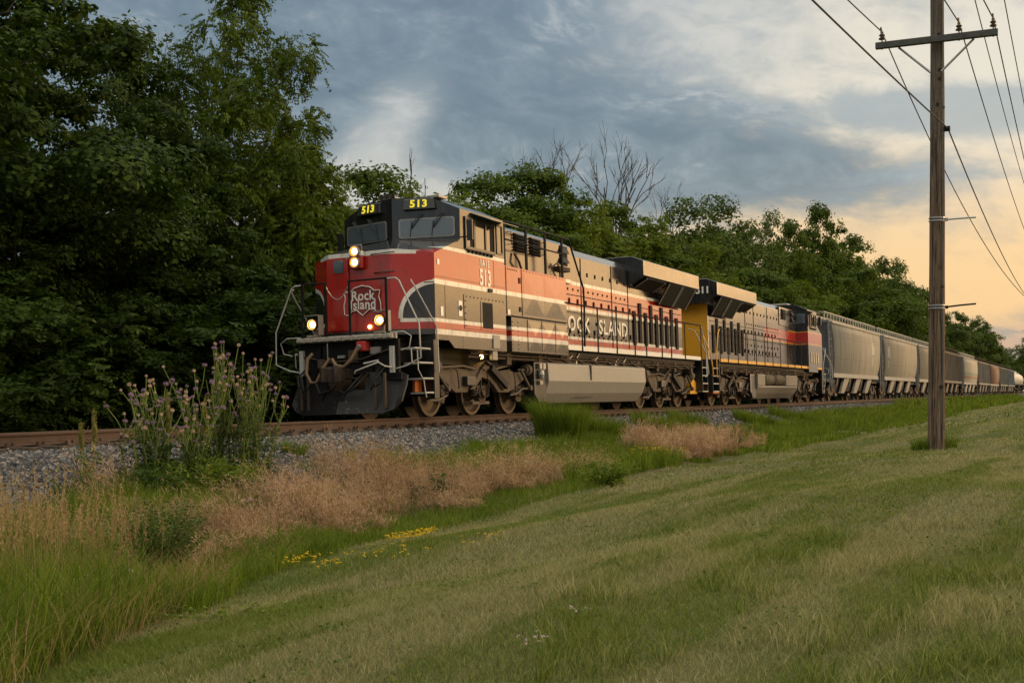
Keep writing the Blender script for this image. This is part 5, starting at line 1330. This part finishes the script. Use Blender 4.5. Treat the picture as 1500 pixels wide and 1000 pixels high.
# ballast bed under the stones
bm_, nt_, out_ = newmat('ballast_bed'); oo = objco(nt_); a_ = noise(nt_, oo, 22, 5, .7); b_ = noise(nt_, oo, 7, 3)
principled(nt_, out_, mixc(nt_, a_.ss(.35, .7), (.025, .026, .03), (.13, .13, .135)), .9, 0, .2, bump=a_, bump_d=.06)
bx = np.concatenate([np.arange(-40, 60, .5), np.arange(60, 330, 4.0)]); by = np.linspace(-4.3, 3.6, 28); X_, Y_ = np.meshgrid(bx, by, indexing='ij')
Z_ = hz(X_, Y_) + .012 + .025*np.clip((Y_+4.3)/1.0, 0, 1)*np.clip((3.6-Y_)/1.0, 0, 1); Z_ = np.where((np.abs(Y_+4.3) < .01) | (np.abs(Y_-3.6) < .01), Z_-.2, Z_)
nb_ = len(by); I_, J_ = np.meshgrid(np.arange(len(bx)-1), np.arange(nb_-1), indexing='ij'); q_ = (I_*nb_+J_).ravel()
tag(npmesh('ballast_bed', np.stack([X_, Y_, Z_], -1).reshape(-1, 3), np.stack([q_, q_+nb_, q_+nb_+1, q_+1], -1), None, bm_, smooth=True), 'bed of grey crushed stone under the rails', None, kind='structure')

# ------------------------------------------------------------------ grass and wild plants
def edge_y(x): return np.interp(x, [-40, -23.5, -22, -19, -15.5, -12.4, -5.3, 10, 60, 200], [-12.6, -11.6, -10.9, -9.1, -7.5, -6.5, -6.6, -6.1, -5.6, -4.6])
def blades(x, y, h, w, lean, rs, curl=.5, z=None, bend_dir=None):
    n = len(x); z = hz(x, y) if z is None else z
    a = rs.uniform(0, 2*np.pi, n); ld = rs.uniform(0, 2*np.pi, n) if bend_dir is None else bend_dir + rs.normal(0, .5, n)
    l = lean*h*rs.uniform(.3, 1.5, n); lx, ly = np.cos(ld)*l, np.sin(ld)*l; wx, wy = np.cos(a)*w*.5, np.sin(a)*w*.5
    b = np.stack([x, y, z-.01], -1); W_ = np.stack([wx, wy, 0*wx], -1)
    m_ = b + np.stack([lx*.35, ly*.35, h*.58], -1); t_ = b + np.stack([lx, ly, h*(1 - curl*.12)], -1)
    v = np.stack([b-W_, b+W_, m_+W_*.8, m_-W_*.8, t_], 1).reshape(-1, 3)
    k = (np.arange(n)*5)[:, None]
    return v, k + np.array([[0, 1, 2, 3]]), k + np.array([[3, 2, 4]])
def join(parts):
    vs, qs, ts = [], [], []; o = 0
    for v, q, t in parts:
        vs.append(v)
        if q is not None and len(q): qs.append(q + o)
        if t is not None and len(t): ts.append(t + o)
        o += len(v)
    return np.concatenate(vs), (np.concatenate(qs) if qs else None), (np.concatenate(ts) if ts else None)
def inview(n, z0, z1, rs, power=1.0, t0=-.46, t1=.46):
    Z = (rs.uniform(0, 1, n)*(z1**power - z0**power) + z0**power)**(1/power); t = rs.uniform(t0, t1, n)
    return CAM.x + Z*(FW.x + RT.x*t), CAM.y + Z*(FW.y + RT.y*t), Z
def fbm(x, y, s, seed=0.0):
    out = np.zeros(len(x)); amp = 1; tot = 0
    for k in range(3):
        out += amp*np.sin(x*s*1.1 + 1.7*np.sin(y*s*.8 + seed + k) + seed*3 + k*2)*np.cos(y*s*1.3 + 1.3*np.sin(x*s*.7 - seed) + k); tot += amp; amp *= .6; s *= 2.1
    return out/tot
def lawnmat(name, green, dry):
    m, nt, out = newmat(name); g = nt.nodes.new('ShaderNodeNewGeometry'); rnd = V(nt, g.outputs['Random Per Island']); pos = V(nt, g.outputs['Position']); x, y, z = xyz(nt, pos.k)
    st = noise(nt, vec(nt, x*.10, y*.85 + x*.05, 0), 1.0, 4, .6); pt = noise(nt, vec(nt, x*.5, y, 0), .9, 4, .6)
    # mowing swaths running with the track, patches of dry clippings
    d = (st*.72 + pt*.28).ss(.45, .57)
    dk = noise(nt, vec(nt, x*.6, y*1.5, 3.3), 1.6, 4, .65).ss(.56, .68)
    d = (d*.98 + (rnd - .5)*.62 - .07 - dk*.45).sat()
    base = mixc(nt, d, mixc(nt, rnd, *green), mixc(nt, rnd, *dry))
    p = nt.nodes.new('ShaderNodeBsdfPrincipled'); p.inputs['Roughness'].default_value = .65; p.inputs['Specular IOR Level'].default_value = .2; nt.links.new(base.k, p.inputs['Base Color'])
    t = nt.nodes.new('ShaderNodeBsdfTranslucent'); nt.links.new(base.k, t.inputs[0]); mx = nt.nodes.new('ShaderNodeMixShader'); mx.inputs[0].default_value = .3
    nt.links.new(p.outputs[0], mx.inputs[1]); nt.links.new(t.outputs[0], mx.inputs[2]); nt.links.new(mx.outputs[0], out.inputs[0]); return m
lawnm = lawnmat('mown_grass_blades', ((.074, .112, .012), (.195, .232, .034)), ((.215, .200, .078), (.40, .355, .165)))
rs = np.random.default_rng(101); parts = []
for n, z0, z1, hh, ww in ((260000, 2.6, 8.5, .034, .0032), (260000, 8, 18, .036, .0058), (170000, 17, 45, .045, .013), (70000, 44, 170, .08, .06)):
    x, y, Z = inview(int(n*1.3), z0, z1, rs, 1.7, -.55, .66)
    k = (y < edge_y(x) + .25*fbm(x, y, 1.3, 2)) & (y > -60); x, y, Z = x[k], y[k], Z[k]
    tall = np.clip(fbm(x*.35, y, 1.0, 5), 0, 1)
    parts.append(blades(x, y, hh*(1 + .9*tall)*rs.uniform(.5, 1.5, len(x)), ww*rs.uniform(.7, 1.3, len(x)), .75, rs))
cx, cy, cz = inview(9000, 2.6, 16, rs, 1.7, -.5, .5); k = (cy < edge_y(cx)) & (fbm(cx, cy, 2.3, 14) > .30); cx, cy = cx[k], cy[k]; ci = np.repeat(np.arange(len(cx)), 5)
lc_ = np.stack([cx[ci] + rs.normal(0, .035, len(ci)), cy[ci] + rs.normal(0, .035, len(ci)), hz(cx[ci], cy[ci]) + rs.uniform(.012, .055, len(ci))], -1)
clov = leafmat('clover_leaves', [(.045, .080, .012), (.075, .120, .018), (.115, .160, .030)], .3, big=2.0)
v, f = leaf_quads(lc_, .017, rs, 1.4, .9, 0); tag(npmesh('clover_ground_cover', v, f, None, clov), 'dark green clover and small broad weeds woven through the mown lawn', 'clover', kind='stuff')
# longer tufts nearest the camera at the right
x, y, Z = inview(26000, 2.5, 9.0, rs, 1.5, .02, .47); k = fbm(x, y, 2.6, 3) > .12; x, y = x[k], y[k]
parts.append(blades(x, y, rs.uniform(.05, .12, len(x)), .005 + 0*x, .6, rs))
v, q, t = join(parts); tag(npmesh('lawn_grass', v, q, t, lawnm), 'mown green and straw coloured lawn grass sloping down to the ditch', 'grass', kind='stuff')

GREEN = leafmat('tall_green_grass_blades', [(.045, .072, .008), (.085, .130, .012), (.145, .205, .020), (.24, .26, .05)], .4, big=1.4)
OLIVE = leafmat('olive_weed_leaves', [(.020, .042, .010), (.035, .066, .016), (.055, .09, .024), (.10, .125, .045)], .35, big=.9)
DRY = leafmat('dry_reddish_grass', [(.24, .145, .10), (.40, .255, .18), (.54, .365, .27), (.68, .50, .39)], .35, big=1.2)
TAN = leafmat('tan_seed_head_grass', [(.20, .135, .07), (.30, .20, .11), (.40, .28, .16), (.30, .30, .11)], .35, big=1.2)
YFL = leafmat('yellow_petals', [(.55, .34, .01), (.70, .46, .015), (.78, .55, .03)], .3)
def scatter(n, x0, x1, y0, y1, rs, keep=None):
    x = rs.uniform(x0, x1, n); y = rs.uniform(y0, y1, n)
    if keep is not None: k = keep(x, y); x, y = x[k], y[k]
    return x, y
rs = np.random.default_rng(55)
# tall green grass: ditch on the left, strip along the ballast toe, clumps further down the line
parts = []
def add_green(n, x0, x1, y0, y1, h, w, lean=.35, thr=None, sd=0, sc=1.2):
    x, y = scatter(n, x0, x1, y0, y1, rs, (lambda X, Y: (fbm(X, Y, sc, sd) > thr)) if thr is not None else None)
    parts.append(blades(x, y, h*rs.uniform(.45, 1.25, len(x)), w*rs.uniform(.6, 1.3, len(x)), lean, rs, 1.0))
def between_edge(x, y): return y > edge_y(x) - .15
def add_left(n, x0, x1, off0, off1, h, w, lean=.35):
    x = rs.uniform(x0, x1, n); y = edge_y(x) + rs.uniform(off0, off1, n); k = y < -2.9; x, y = x[k], y[k]
    parts.append(blades(x, y, h*rs.uniform(.4, 1.2, len(x)), w*rs.uniform(.6, 1.3, len(x)), lean, rs, 1.0))
add_left(17000, -21.5, -16.2, -.1, 2.6, .40, .006, .55); add_left(9000, -21.5, -15.5, 1.2, 5.2, .46, .008, .5); add_left(5000, -21.0, -17, .0, 1.6, .62, .008, .45)
add_left(12000, -17.0, -12.5, -.3, 1.6, .26, .007, .5); add_left(9000, -15.5, -11.8, 1.3, 2.9, .40, .009)
add_left(9000, -14, -4, -.45, .5, .15, .008, .6)
add_green(9000, -4.8, 1.6, -6.3, -3.9, .46, .011, .45, -.4, 31); add_green(15000, -7.0, -.8, -5.7, -3.95, .40, .011, .45, -.25, 1); add_green(6000, -3.0, 4.5, -4.6, -3.6, .32, .011, .4, -.05, 2)
add_green(3200, -13.5, -3.5, -6.3, -4.2, .34, .008, .4, .10, 21, 1.7); add_green(5000, -8.0, -5.2, -4.4, -3.3, .28, .010, .4, .15, 8, 2.0); add_green(4000, -12.0, -8.2, -4.3, -3.4, .22, .009, .4, .32, 4, 2.0)
add_green(14000, 8, 26, -5.6, -3.8, .36, .016, .4, -.25, 3); add_green(12000, 24, 60, -5.6, -3.3, .46, .035, .4, -.35, 6, .6); add_green(9000, 58, 210, -5.8, -2.6, .6, .10, .4, -.3, 7, .4)
add_green(9000, 8, 60, -6.6, -5.2, .22, .03, .5, -.3, 12, .7); add_green(5000, 3.0, 10, -6.2, -5.6, .15, .012, .5, -.1, 5); add_green(3000, -1, 9, -4.6, -3.7, .22, .012, .4, .2, 9)
v, q, t = join(parts); tag(npmesh('tall_green_grass', v, q, t, GREEN), 'tall bright green wild grass in the ditch and along the edge of the ballast', 'grass', kind='stuff')
# dry reddish grass with airy heads, lying over to one side
def airy(x, y, h, rs, lean, nsl, spread, wstem, wsl, bend=None):
    n = len(x); z = hz(x, y); ld = (rs.uniform(0, 6.28, n) if bend is None else bend + rs.normal(0, .7, n)); l = lean*h*rs.uniform(.2, 1.4, n)
    tip = np.stack([x + np.cos(ld)*l, y + np.sin(ld)*l, z + h*(1-.25*np.minimum(1, l/h))], -1); base = np.stack([x, y, z-.02], -1)
    st = blades(x, y, h, wstem + 0*x, lean, rs, .5, None, ld)
    k = rs.uniform(.45, 1.05, (n, nsl, 1)); c = base[:, None]*(1-k) + tip[:, None]*k + rs.normal(0, 1, (n, nsl, 3))*spread*np.array([1, 1, .6])*(.3 + .9*(k-.4))
    c = c.reshape(-1, 3); sd_ = np.repeat((tip - base)/np.linalg.norm(tip - base, axis=1, keepdims=True), nsl, 0); sd_[:, 2] -= .35; d = sd_ + rs.normal(0, .38, c.shape); d /= np.linalg.norm(d, axis=1, keepdims=True); s = wsl*rs.uniform(4.0, 11.0, len(c))[:, None]
    w = np.cross(d, rs.normal(0, 1, c.shape)); w /= np.linalg.norm(w, axis=1, keepdims=True)
    sv = np.stack([c - d*s, c + w*wsl*.5, c + d*s, c - w*wsl*.5], 1).reshape(-1, 3); sq = np.arange(len(c)*4).reshape(-1, 4)
    return [st, (sv, sq, None)]
parts = []
def clumpmask(sd, thr): return lambda X, Y: fbm(X, Y, 1.5, sd) > thr
def drift(nt_, x0, x1, y0, y1, keep, hmin, hmax, per, rad, bend, lean, wst, wsl, nsl):
    cx, cy = scatter(nt_, x0, x1, y0, y1, rs, keep); n = len(cx)
    hh = rs.uniform(hmin, hmax, n); k = np.repeat(np.arange(n), per); a = rs.uniform(0, 6.28, n*per); q = rad*np.sqrt(rs.uniform(0, 1, n*per))*(.5 + hh[k])
    x = cx[k] + q*np.cos(a); y = cy[k] + q*np.sin(a)
    return airy(x, y, hh[k]*rs.uniform(.55, 1.1, n*per), rs, lean, nsl, .045, wst, wsl, bend + rs.normal(0, .5, n)[k])
inside = lambda X, Y: (Y > edge_y(X) + .25 + .3*np.sin(X*2.3)) & (Y < np.interp(X, [-13, -9, -7.5, -5, -3], [-4.0, -4.2, -4.6, -5.5, -6.0]) + .4*np.sin(X*1.3))
parts += drift(150, -13.6, -3.0, -6.4, -3.7, lambda X, Y: inside(X, Y) & (fbm(X, Y, 1.3, 3) > -.05), .50, .90, 34, .20, R(195), .62, .0048, .0052, 11)
parts += drift(300, -13.6, -3.0, -6.4, -3.7, lambda X, Y: inside(X, Y) & (fbm(X, Y, 1.1, 3) > -.28), .16, .50, 28, .26, R(195), .72, .0050, .0052, 10)
parts += drift(70, -15.2, -12.4, -6.9, -4.9, lambda X, Y: Y > edge_y(X) + .6, .2, .45, 30, .3, R(190), .7, .0045, .005, 8)
parts += drift(105, 1.3, 9.6, -6.0, -4.6, lambda X, Y: (fbm(X, Y, 1.3, 6) > -.15) & (Y > edge_y(X) + .2), .25, .78, 30, .28, R(195), .35, .009, .010, 11)
x, y = scatter(2600, -13.4, -3.6, -6.5, -3.7, rs, inside); parts.append(blades(x, y, rs.uniform(.08, .3, len(x)), .006 + 0*x, .9, rs))
v, q, t = join([p for i, p in enumerate(parts) if p[2] is not None]); DRYS = leafmat('dry_grass_stems', [(.13, .08, .045), (.23, .145, .085), (.36, .24, .15)], .25, big=1.2)  # stems darkened under lighter heads, painting depth into the drifts
do = npmesh('dry_grass', v, q, t, DRYS); v, q, t = join([p for p in parts if p[2] is None]); npmesh('seed_head', v, q, t, DRY, do)
tag(do, 'dry reddish tan grass lying in tangled drifts between the ballast and the lawn', 'grass', kind='stuff')
# tan seed-headed grass at lower left
def spikes(x, y, h, rs):
    n = len(x); z = hz(x, y); ld = rs.uniform(0, 6.28, n); l = .18*h*rs.uniform(.2, 1.4, n)
    st = blades(x, y, h, .0035 + 0*x, .2, rs, 0, None, ld)
    base = np.stack([x, y, z], -1); tip = base + np.stack([np.cos(ld)*l, np.sin(ld)*l, h], -1)
    m_ = 26; k = np.linspace(.78, 1.06, m_)[None, :, None] + rs.uniform(-.005, .005, (n, m_, 1)); c = (base[:, None]*(1-k) + tip[:, None]*k + rs.normal(0, .006, (n, m_, 3))).reshape(-1, 3)
    d = rs.normal(0, .5, c.shape) + np.array([0, 0, 1.0]); d /= np.linalg.norm(d, axis=1, keepdims=True); w = np.cross(d, rs.normal(0, 1, c.shape)); w /= np.linalg.norm(w, axis=1, keepdims=True)
    sv = np.stack([c - d*.016, c + w*.004, c + d*.016, c - w*.004], 1).reshape(-1, 3)
    return [st, (sv, np.arange(len(c)*4).reshape(-1, 4), None)]
x = rs.uniform(-21.0, -15.5, 1100); y = edge_y(x) + rs.uniform(.4, 3.6, 1100); k = (y < -4.6) & (x < -15.9); x, y = x[k], y[k]
parts = spikes(x, y, rs.uniform(.46, .78, len(x)) + .30*np.clip((-16.0 - x)/1.2, 0, 1), rs)
x = rs.uniform(-21.5, -15.5, 9000); y = edge_y(x) + rs.uniform(-.15, 3.6, 9000); k = y < -3.4; parts.append(blades(x[k], y[k], rs.uniform(.12, .5, k.sum()), .0045 + 0*x[k], .65, rs))
x, y = scatter(900, -16.5, -13, -8.2, -6.4, rs, between_edge); parts += airy(x, y, rs.uniform(.12, .34, len(x)), rs, .9, 4, .03, .004, .0035)
v, q, t = join(parts); tag(npmesh('seed_head_grass', v, q, t, TAN), 'tan seed heads standing over the tall grass in the lower left corner', 'grass', kind='stuff')
# a few far-off weeds on the ballast and broad leaf litter under the lawn
def ground_at(px, py, zg=None):
    Z = 2.5
    while Z < 400:
        p = CAM + (FW + RT*((px-750)/FPX))*Z; z = float(hz(p.x, p.y))
        if CAM.z - (py-572)/FPX*Z <= z: break
        Z *= 1.004
    return p.x, p.y, z
def tuft(label, px, py, n, rad, h, w, material, name='grass_tuft', lean=.5, cat='grass tuft', group=None):
    X, Y, Zg = ground_at(px, py); r2 = np.random.default_rng(int(px)+int(py)); a = r2.uniform(0, 6.28, n); q = rad*np.sqrt(r2.uniform(0, 1, n)); x = X + q*np.cos(a); y = Y + q*np.sin(a)
    v, q4, t3 = blades(x, y, h*r2.uniform(.5, 1.15, n), w + 0*x, lean, r2, 1.0, None, a)
    o = npmesh(name, v, q4, t3, material); return tag(o, label, cat, group)
tuft('big bright green grass clump in front of the fuel tank', 820, 650, 3000, .52, 1.02, .012, GREEN, lean=.35)
tuft('bright green grass clump right of the big clump in front of the fuel tank', 882, 640, 1500, .6, .62, .012, GREEN)
tuft('small bright green grass clump below the rear bogie of the leading locomotive', 1008, 628, 1200, .55, .6, .013, GREEN)
tuft('dark green grass clump growing round the foot of the utility pole', 1368, 657, 700, .42, .28, .010, GREEN)
tuft('green grass clump at the ballast toe beneath the radiator of the leading locomotive', 968, 632, 1500, .8, .55, .012, GREEN)
tuft('green grass clump at the ballast toe below the second locomotive', 1105, 622, 1300, .7, .55, .014, GREEN)
tuft('green grass clump in front of the first hopper car', 1165, 618, 1500, 1.0, .55, .016, GREEN)
tuft('flat green tuft on the ballast left of the big grass clump', 712, 668, 700, .30, .36, .009, GREEN)
tuft('small sharp green tuft on the stones left of the dry grass', 430, 668, 320, .18, .30, .009, GREEN)

# leafy weeds, thistles, mulleins, flowers
stemm = leafmat('weed_stems', [(.10, .135, .025), (.15, .19, .04), (.20, .235, .065)], .1)
pur = mat('thistle_purple', (.40, .23, .42), .8, 0, .2, var=.3, dirt=(.35, .25, .28), dirt_amt=.3, scale=30); budm = mat('thistle_seed_fluff', (.46, .33, .24), .9, 0, .2, var=.3, dirt=(.2, .13, .08), dirt_amt=.4, scale=30); cupm = mat('thistle_cup_green', (.09, .10, .035), .8, 0, .2, var=.3, scale=30)
def fuzz(c, r, n, r2, up=.4):
    d = r2.normal(0, 1, (n, 3)); d[:, 2] = np.abs(d[:, 2])*(1-up) + up*np.abs(d[:, 2]) - .25; d /= np.linalg.norm(d, axis=1, keepdims=True)
    w = np.cross(d, r2.normal(0, 1, (n, 3))); w /= np.linalg.norm(w, axis=1, keepdims=True); b = np.array(c)[None] + d*r*.25
    return np.stack([b - w*r*.08, b + w*r*.08, b + d*r*r2.uniform(.75, 1.1, (n, 1))], 1).reshape(-1, 3)
head_cache = {}
def flower_head(kind):
    if kind in head_cache: return head_cache[kind]
    r2 = np.random.default_rng(len(head_cache)+1); m = MB(); R0 = .023
    m.cur = 0; m.sphere((0, 0, 0), R0*.85, 9, 6, .9)
    m.cur = 1
    vv = fuzz((0, 0, .006), R0*1.2 if kind == 'purple' else R0*1.1, 130, r2, .5).reshape(-1, 3, 3)
    for t3 in vv: m.face([tuple(p) for p in t3])
    me = m.build('flower_head', [cupm if kind == 'purple' else budm, pur if kind == 'purple' else budm]); d = me.data; bpy.data.objects.remove(me); head_cache[kind] = d; return d
def thistle(label, px, py, H, nst, seed, spread, heads, lean=(0, 0)):
    X, Y, Zg = ground_at(px, py); r = random.Random(seed); r2 = np.random.default_rng(seed)
    o = thing('thistle_plant', label, 'thistle', (X, Y, Zg), group='flowering thistles beside the track'); s = MB(); lc = []; hd = []
    for k in range(nst):
        a = r.uniform(0, 6.28); h = H*r.uniform(.72, 1.0); dv = Vector((math.cos(a), math.sin(a), 0))*spread*r.uniform(.25, 1)*H + Vector((lean[0], lean[1], 0))*H
        p = [Vector((r.uniform(-.08, .08), r.uniform(-.08, .08), -.03))]
        for q in range(1, 8): t = q/7; p.append(p[0] + dv*(t**1.35) + Vector((r.uniform(-.02, .02), r.uniform(-.02, .02), h*t)))
        s.tube(p, [.013*(1-.62*q/7) for q in range(8)], 5, False); hd.append(p[-1])
        for q in range(44): t = r.uniform(.02, .8)**1.3; i = int(t*7); lc.append(p[i].lerp(p[i+1], t*7-i))
        for b in range(r.randint(2, 4)):
            t = r.uniform(.45, .85); i = int(t*7); st = p[i].lerp(p[i+1], t*7-i); a2 = r.uniform(0, 6.28); ln = H*r.uniform(.14, .30)
            e = st + Vector((math.cos(a2)*ln*.33, math.sin(a2)*ln*.33, ln)); s.tube([st, st.lerp(e, .5) + Vector((math.cos(a2), math.sin(a2), 0))*ln*.07, e], [.0068, .0055, .0045], 4, False); hd.append(e)
            for q in range(5): lc.append(st.lerp(e, r.uniform(.05, .7)))
    s.build('stem', stemm, o)
    C = np.array([tuple(c) for c in lc]); L_ = np.concatenate([C + r2.normal(0, .03, C.shape), C[C[:, 2] < H*.45] + r2.normal(0, .07, C[C[:, 2] < H*.45].shape)])
    v1, f1 = leaf_quads(L_, .10*(1.25 - .55*np.clip(L_[:, 2:3]/H, 0, 1)), r2, .5, .17, -.25); npmesh('leaves', v1, f1, None, OLIVE, o)
    r.shuffle(hd)
    for c in hd[:heads]:
        f_ = bpy.data.objects.new('flower_head', flower_head('purple' if r.random() < .5 else 'fluff')); COL.objects.link(f_); f_.parent = o; f_.location = c; f_.rotation_euler = (r.uniform(-.5, .5), r.uniform(-.5, .5), r.uniform(0, 6)); k = r.uniform(.75, 1.3); f_.scale = (k, k, k)
    return o
thistle('broad pink headed thistle at the left of the tall clump', 245, 712, 1.40, 8, 3, .36, 30, (-.10, .12))
thistle('thistle in the middle of the tall clump, behind the spiky mullein', 290, 716, 1.50, 6, 4, .30, 22)
thistle('tall thistle with many faded heads at the right of the clump', 346, 712, 1.86, 9, 6, .32, 34, (.06, 0))
thistle('tallest slim thistle right of the middle of the clump', 322, 708, 1.92, 4, 8, .12, 14)
thistle('leafy many branched thistle filling the left half of the clump', 222, 716, 1.30, 9, 21, .42, 34)
thistle('dense branching thistle behind the right half of the clump', 368, 706, 1.78, 9, 22, .36, 34)
thistle('short bushy thistle at the front of the clump, below its middle', 280, 724, 1.12, 9, 23, .46, 26)
thistle('airy thistle bridging the gap between the left and right halves of the clump', 312, 706, 1.58, 9, 25, .40, 32)
thistle('leaning thistle at the right edge of the clump, nearest the locomotive', 385, 700, 1.35, 5, 26, .38, 16, (.08, 0))
thistle('low thistle with a few purple heads hanging over the dry grass', 362, 775, .42, 3, 12, .3, 7)
thistle('small leaning thistle with two heads at the far left of the clump', 195, 716, .92, 2, 15, .16, 4, (-.12, .1))
mull = mat('mullein_flower_spike', (.17, .16, .035), .85, 0, .2, var=.35, dirt=(.32, .24, .03), dirt_amt=.4, scale=22, bump=.02)
def mullein(label, px, py, H, seed, leafy=5):
    X, Y, Zg = ground_at(px, py); r = random.Random(seed); o = thing('mullein_plant', label, 'mullein', (X, Y, Zg), group='mullein spikes beside the track'); s = MB()
    s.tube([(0, 0, -.03), (.01, 0, H*.45), (0, .01, H*.62)], [.016, .013, .011], 7, False); s.build('stem', stemm, o)
    s = MB(); n = 34; s.tube([(.01*math.sin(k*.2), .01*math.cos(k*.23), H*.55 + H*.45*k/n) for k in range(n+1)], [(.026 + .006*math.sin(k*2.3))*(1 - (k/n)**3*.75) for k in range(n+1)], 9)
    for k in range(130):
        z = H*.55 + H*.43*r.random(); a = r.uniform(0, 6.28); s.sphere((.027*math.cos(a), .027*math.sin(a), z), .008, 5, 3)
    s.build('flower_spike', mull, o)
    r2 = np.random.default_rng(seed); n = leafy*5; a = r2.uniform(0, 6.28, n); zz = H*.5*r2.uniform(0, 1, n)**1.4; rr = .10*(1 - zz/H)
    c = np.stack([rr*np.cos(a), rr*np.sin(a), zz + .03], -1); v1, f1 = leaf_quads(c, .21*(1.1 - zz/H)[:, None], r2, .4, .34, -.5); npmesh('leaves', v1, f1, None, OLIVE, o)
mullein('yellow green mullein spike, tallest of the pair left of the thistles', 138, 712, .92, 2)
mullein('shorter mullein spike left of the tallest one', 119, 716, .78, 5)
mullein('yellow mullein spike standing among the left thistles', 246, 716, 1.22, 7); mullein('slim mullein spike in the gap in the middle of the thistles', 301, 714, 1.20, 9)
def weed(label, px, py, H, rad, n, leaf, material=OLIVE, flat=.5, aspect=.35, name='weed_bush', cat='weed', group=None):
    X, Y, Zg = ground_at(px, py); r = random.Random(int(px*3+py)); r2 = np.random.default_rng(int(px+py*2)); o = thing(name, label, cat, (X, Y, Zg), group=group); s = MB(); C = []
    for k in range(max(5, int(n/60))):
        a = r.uniform(0, 6.28); ln = rad*r.uniform(.2, 1.0); h = H*r.uniform(.6, 1.0)*(1 - .3*ln/rad); p0 = Vector((r.uniform(-.1, .1)*rad, r.uniform(-.1, .1)*rad, -.02)); p2 = Vector((math.cos(a)*ln, math.sin(a)*ln, h)); p1 = p0.lerp(p2, .5) + Vector((0, 0, .1*h))
        s.tube([p0, p1, p2], [.006, .005, .002], 4, False)
        for q in range(60): t = r.uniform(.12, 1); b = p0.lerp(p1, t*2) if t < .5 else p1.lerp(p2, t*2-1); C.append(tuple(b))
    s.build('stem', stemm, o); C = np.array(C); C = C + r2.normal(0, leaf*.75, C.shape); C = C[C[:, 2] > .01]
    v1, f1 = leaf_quads(C, leaf, r2, flat, aspect, .1); npmesh('foliage', v1, f1, None, material, o); return o
weed('dense olive green weed bush left of centre in the lower left', 235, 862, .92, .50, 5200, .036)
weed('leafy green weed growing round the feet of the thistles', 295, 735, .62, .85, 4600, .075, GREEN, .5, .25)
weed('broad green weed beneath the right thistle', 345, 735, .34, .40, 1500, .06)
weed('broad leaved green weed at the foot of the mulleins', 225, 735, .38, .5, 1500, .085, OLIVE, .6, .4)
weed('narrow upright green weed in the middle of the dry grass', 645, 742, .62, .16, 420, .06)
weed('small dark green weed at the front of the middle dry grass', 610, 738, .40, .14, 260, .05)
weed('dark green weed among the far pink dry grass', 1072, 660, .55, .34, 900, .07)
weed('sprawling green weed at the right end of the near dry grass', 885, 712, .50, .7, 2400, .06, GREEN)
weed('low green weed right of the weed bush', 330, 815, .26, .42, 1600, .045, GREEN); weed('low clover patch in front of the weed bush', 345, 905, .09, .75, 900, .024, GREEN, 1.0, .8)
def flowers(label, px, py, rad, n, H, size, petal, group, elong=1.6, stem=True):
    X, Y, Zg = ground_at(px, py); r2 = np.random.default_rng(int(px)); a = r2.uniform(0, 6.28, n); q = rad*np.sqrt(r2.uniform(0, 1, n)); x = q*np.cos(a)*elong; y = q*np.sin(a); z = hz(X+x, Y+y) - Zg; h = H*r2.uniform(.6, 1.1, n)
    o = thing('wildflower_patch', label, 'wildflowers', (X, Y, Zg), group=group)
    v1, q1, t1 = blades(x, y, h, .004 + 0*x, .1, r2, 0, z); tag(npmesh('stem', v1, q1, t1, GREEN, o), kind='stuff')
    c = np.repeat(np.stack([x, y, z + h], -1), 6, 0) + r2.normal(0, size*.7, (n*6, 3))*np.array([1, 1, .4]); v2, f2 = leaf_quads(c, size, r2, 1.5, .9, 0); tag(npmesh('bloom', v2, f2, None, petal, o), kind='stuff')
flowers('dense patch of yellow wildflowers at the lawn edge below the dry grass', 602, 797, .24, 90, .13, .016, YFL, 'yellow wildflowers at the lawn edge', 1.2)
flowers('thin scatter of yellow wildflowers left of the dense yellow patch', 555, 828, .42, 26, .15, .014, YFL, 'yellow wildflowers at the lawn edge', 1.1)
flowers('small yellow wildflower clump furthest left at the lawn edge', 440, 832, .14, 34, .12, .014, YFL, 'yellow wildflowers at the lawn edge')
flowers('few yellow wildflowers between the furthest left clump and the scatter', 480, 838, .10, 20, .10, .013, YFL, 'yellow wildflowers at the lawn edge')
flowers('yellow flowers showing through the far pink dry grass', 963, 682, .55, 60, .38, .026, YFL, 'yellow wildflowers at the lawn edge')
flowers('sparse yellow flowers out on the lawn right of the dense patch', 695, 800, .22, 14, .10, .012, YFL, 'yellow wildflowers at the lawn edge')
pinkp = leafmat('pale_pink_petals', [(.42, .28, .38), (.55, .40, .50), (.62, .52, .58)], .3); whitep = leafmat('white_fluff', [(.42, .38, .30), (.55, .50, .40), (.62, .58, .50)], .3)
flowers('pale pink clover heads in the dark grass at the bottom centre', 765, 955, .16, 9, .07, .008, pinkp, 'clover heads in the lawn', 1.4); flowers('two pale pink clover heads right of the larger clover group', 846, 913, .05, 4, .08, .010, pinkp, 'clover heads in the lawn')
weed('low dry stalked weed in front of the mulleins', 120, 735, .30, .45, 900, .05)
flowers('white fluffy grass heads low in front of the weed bush', 160, 905, .22, 26, .30, .022, whitep, None, 1.2)
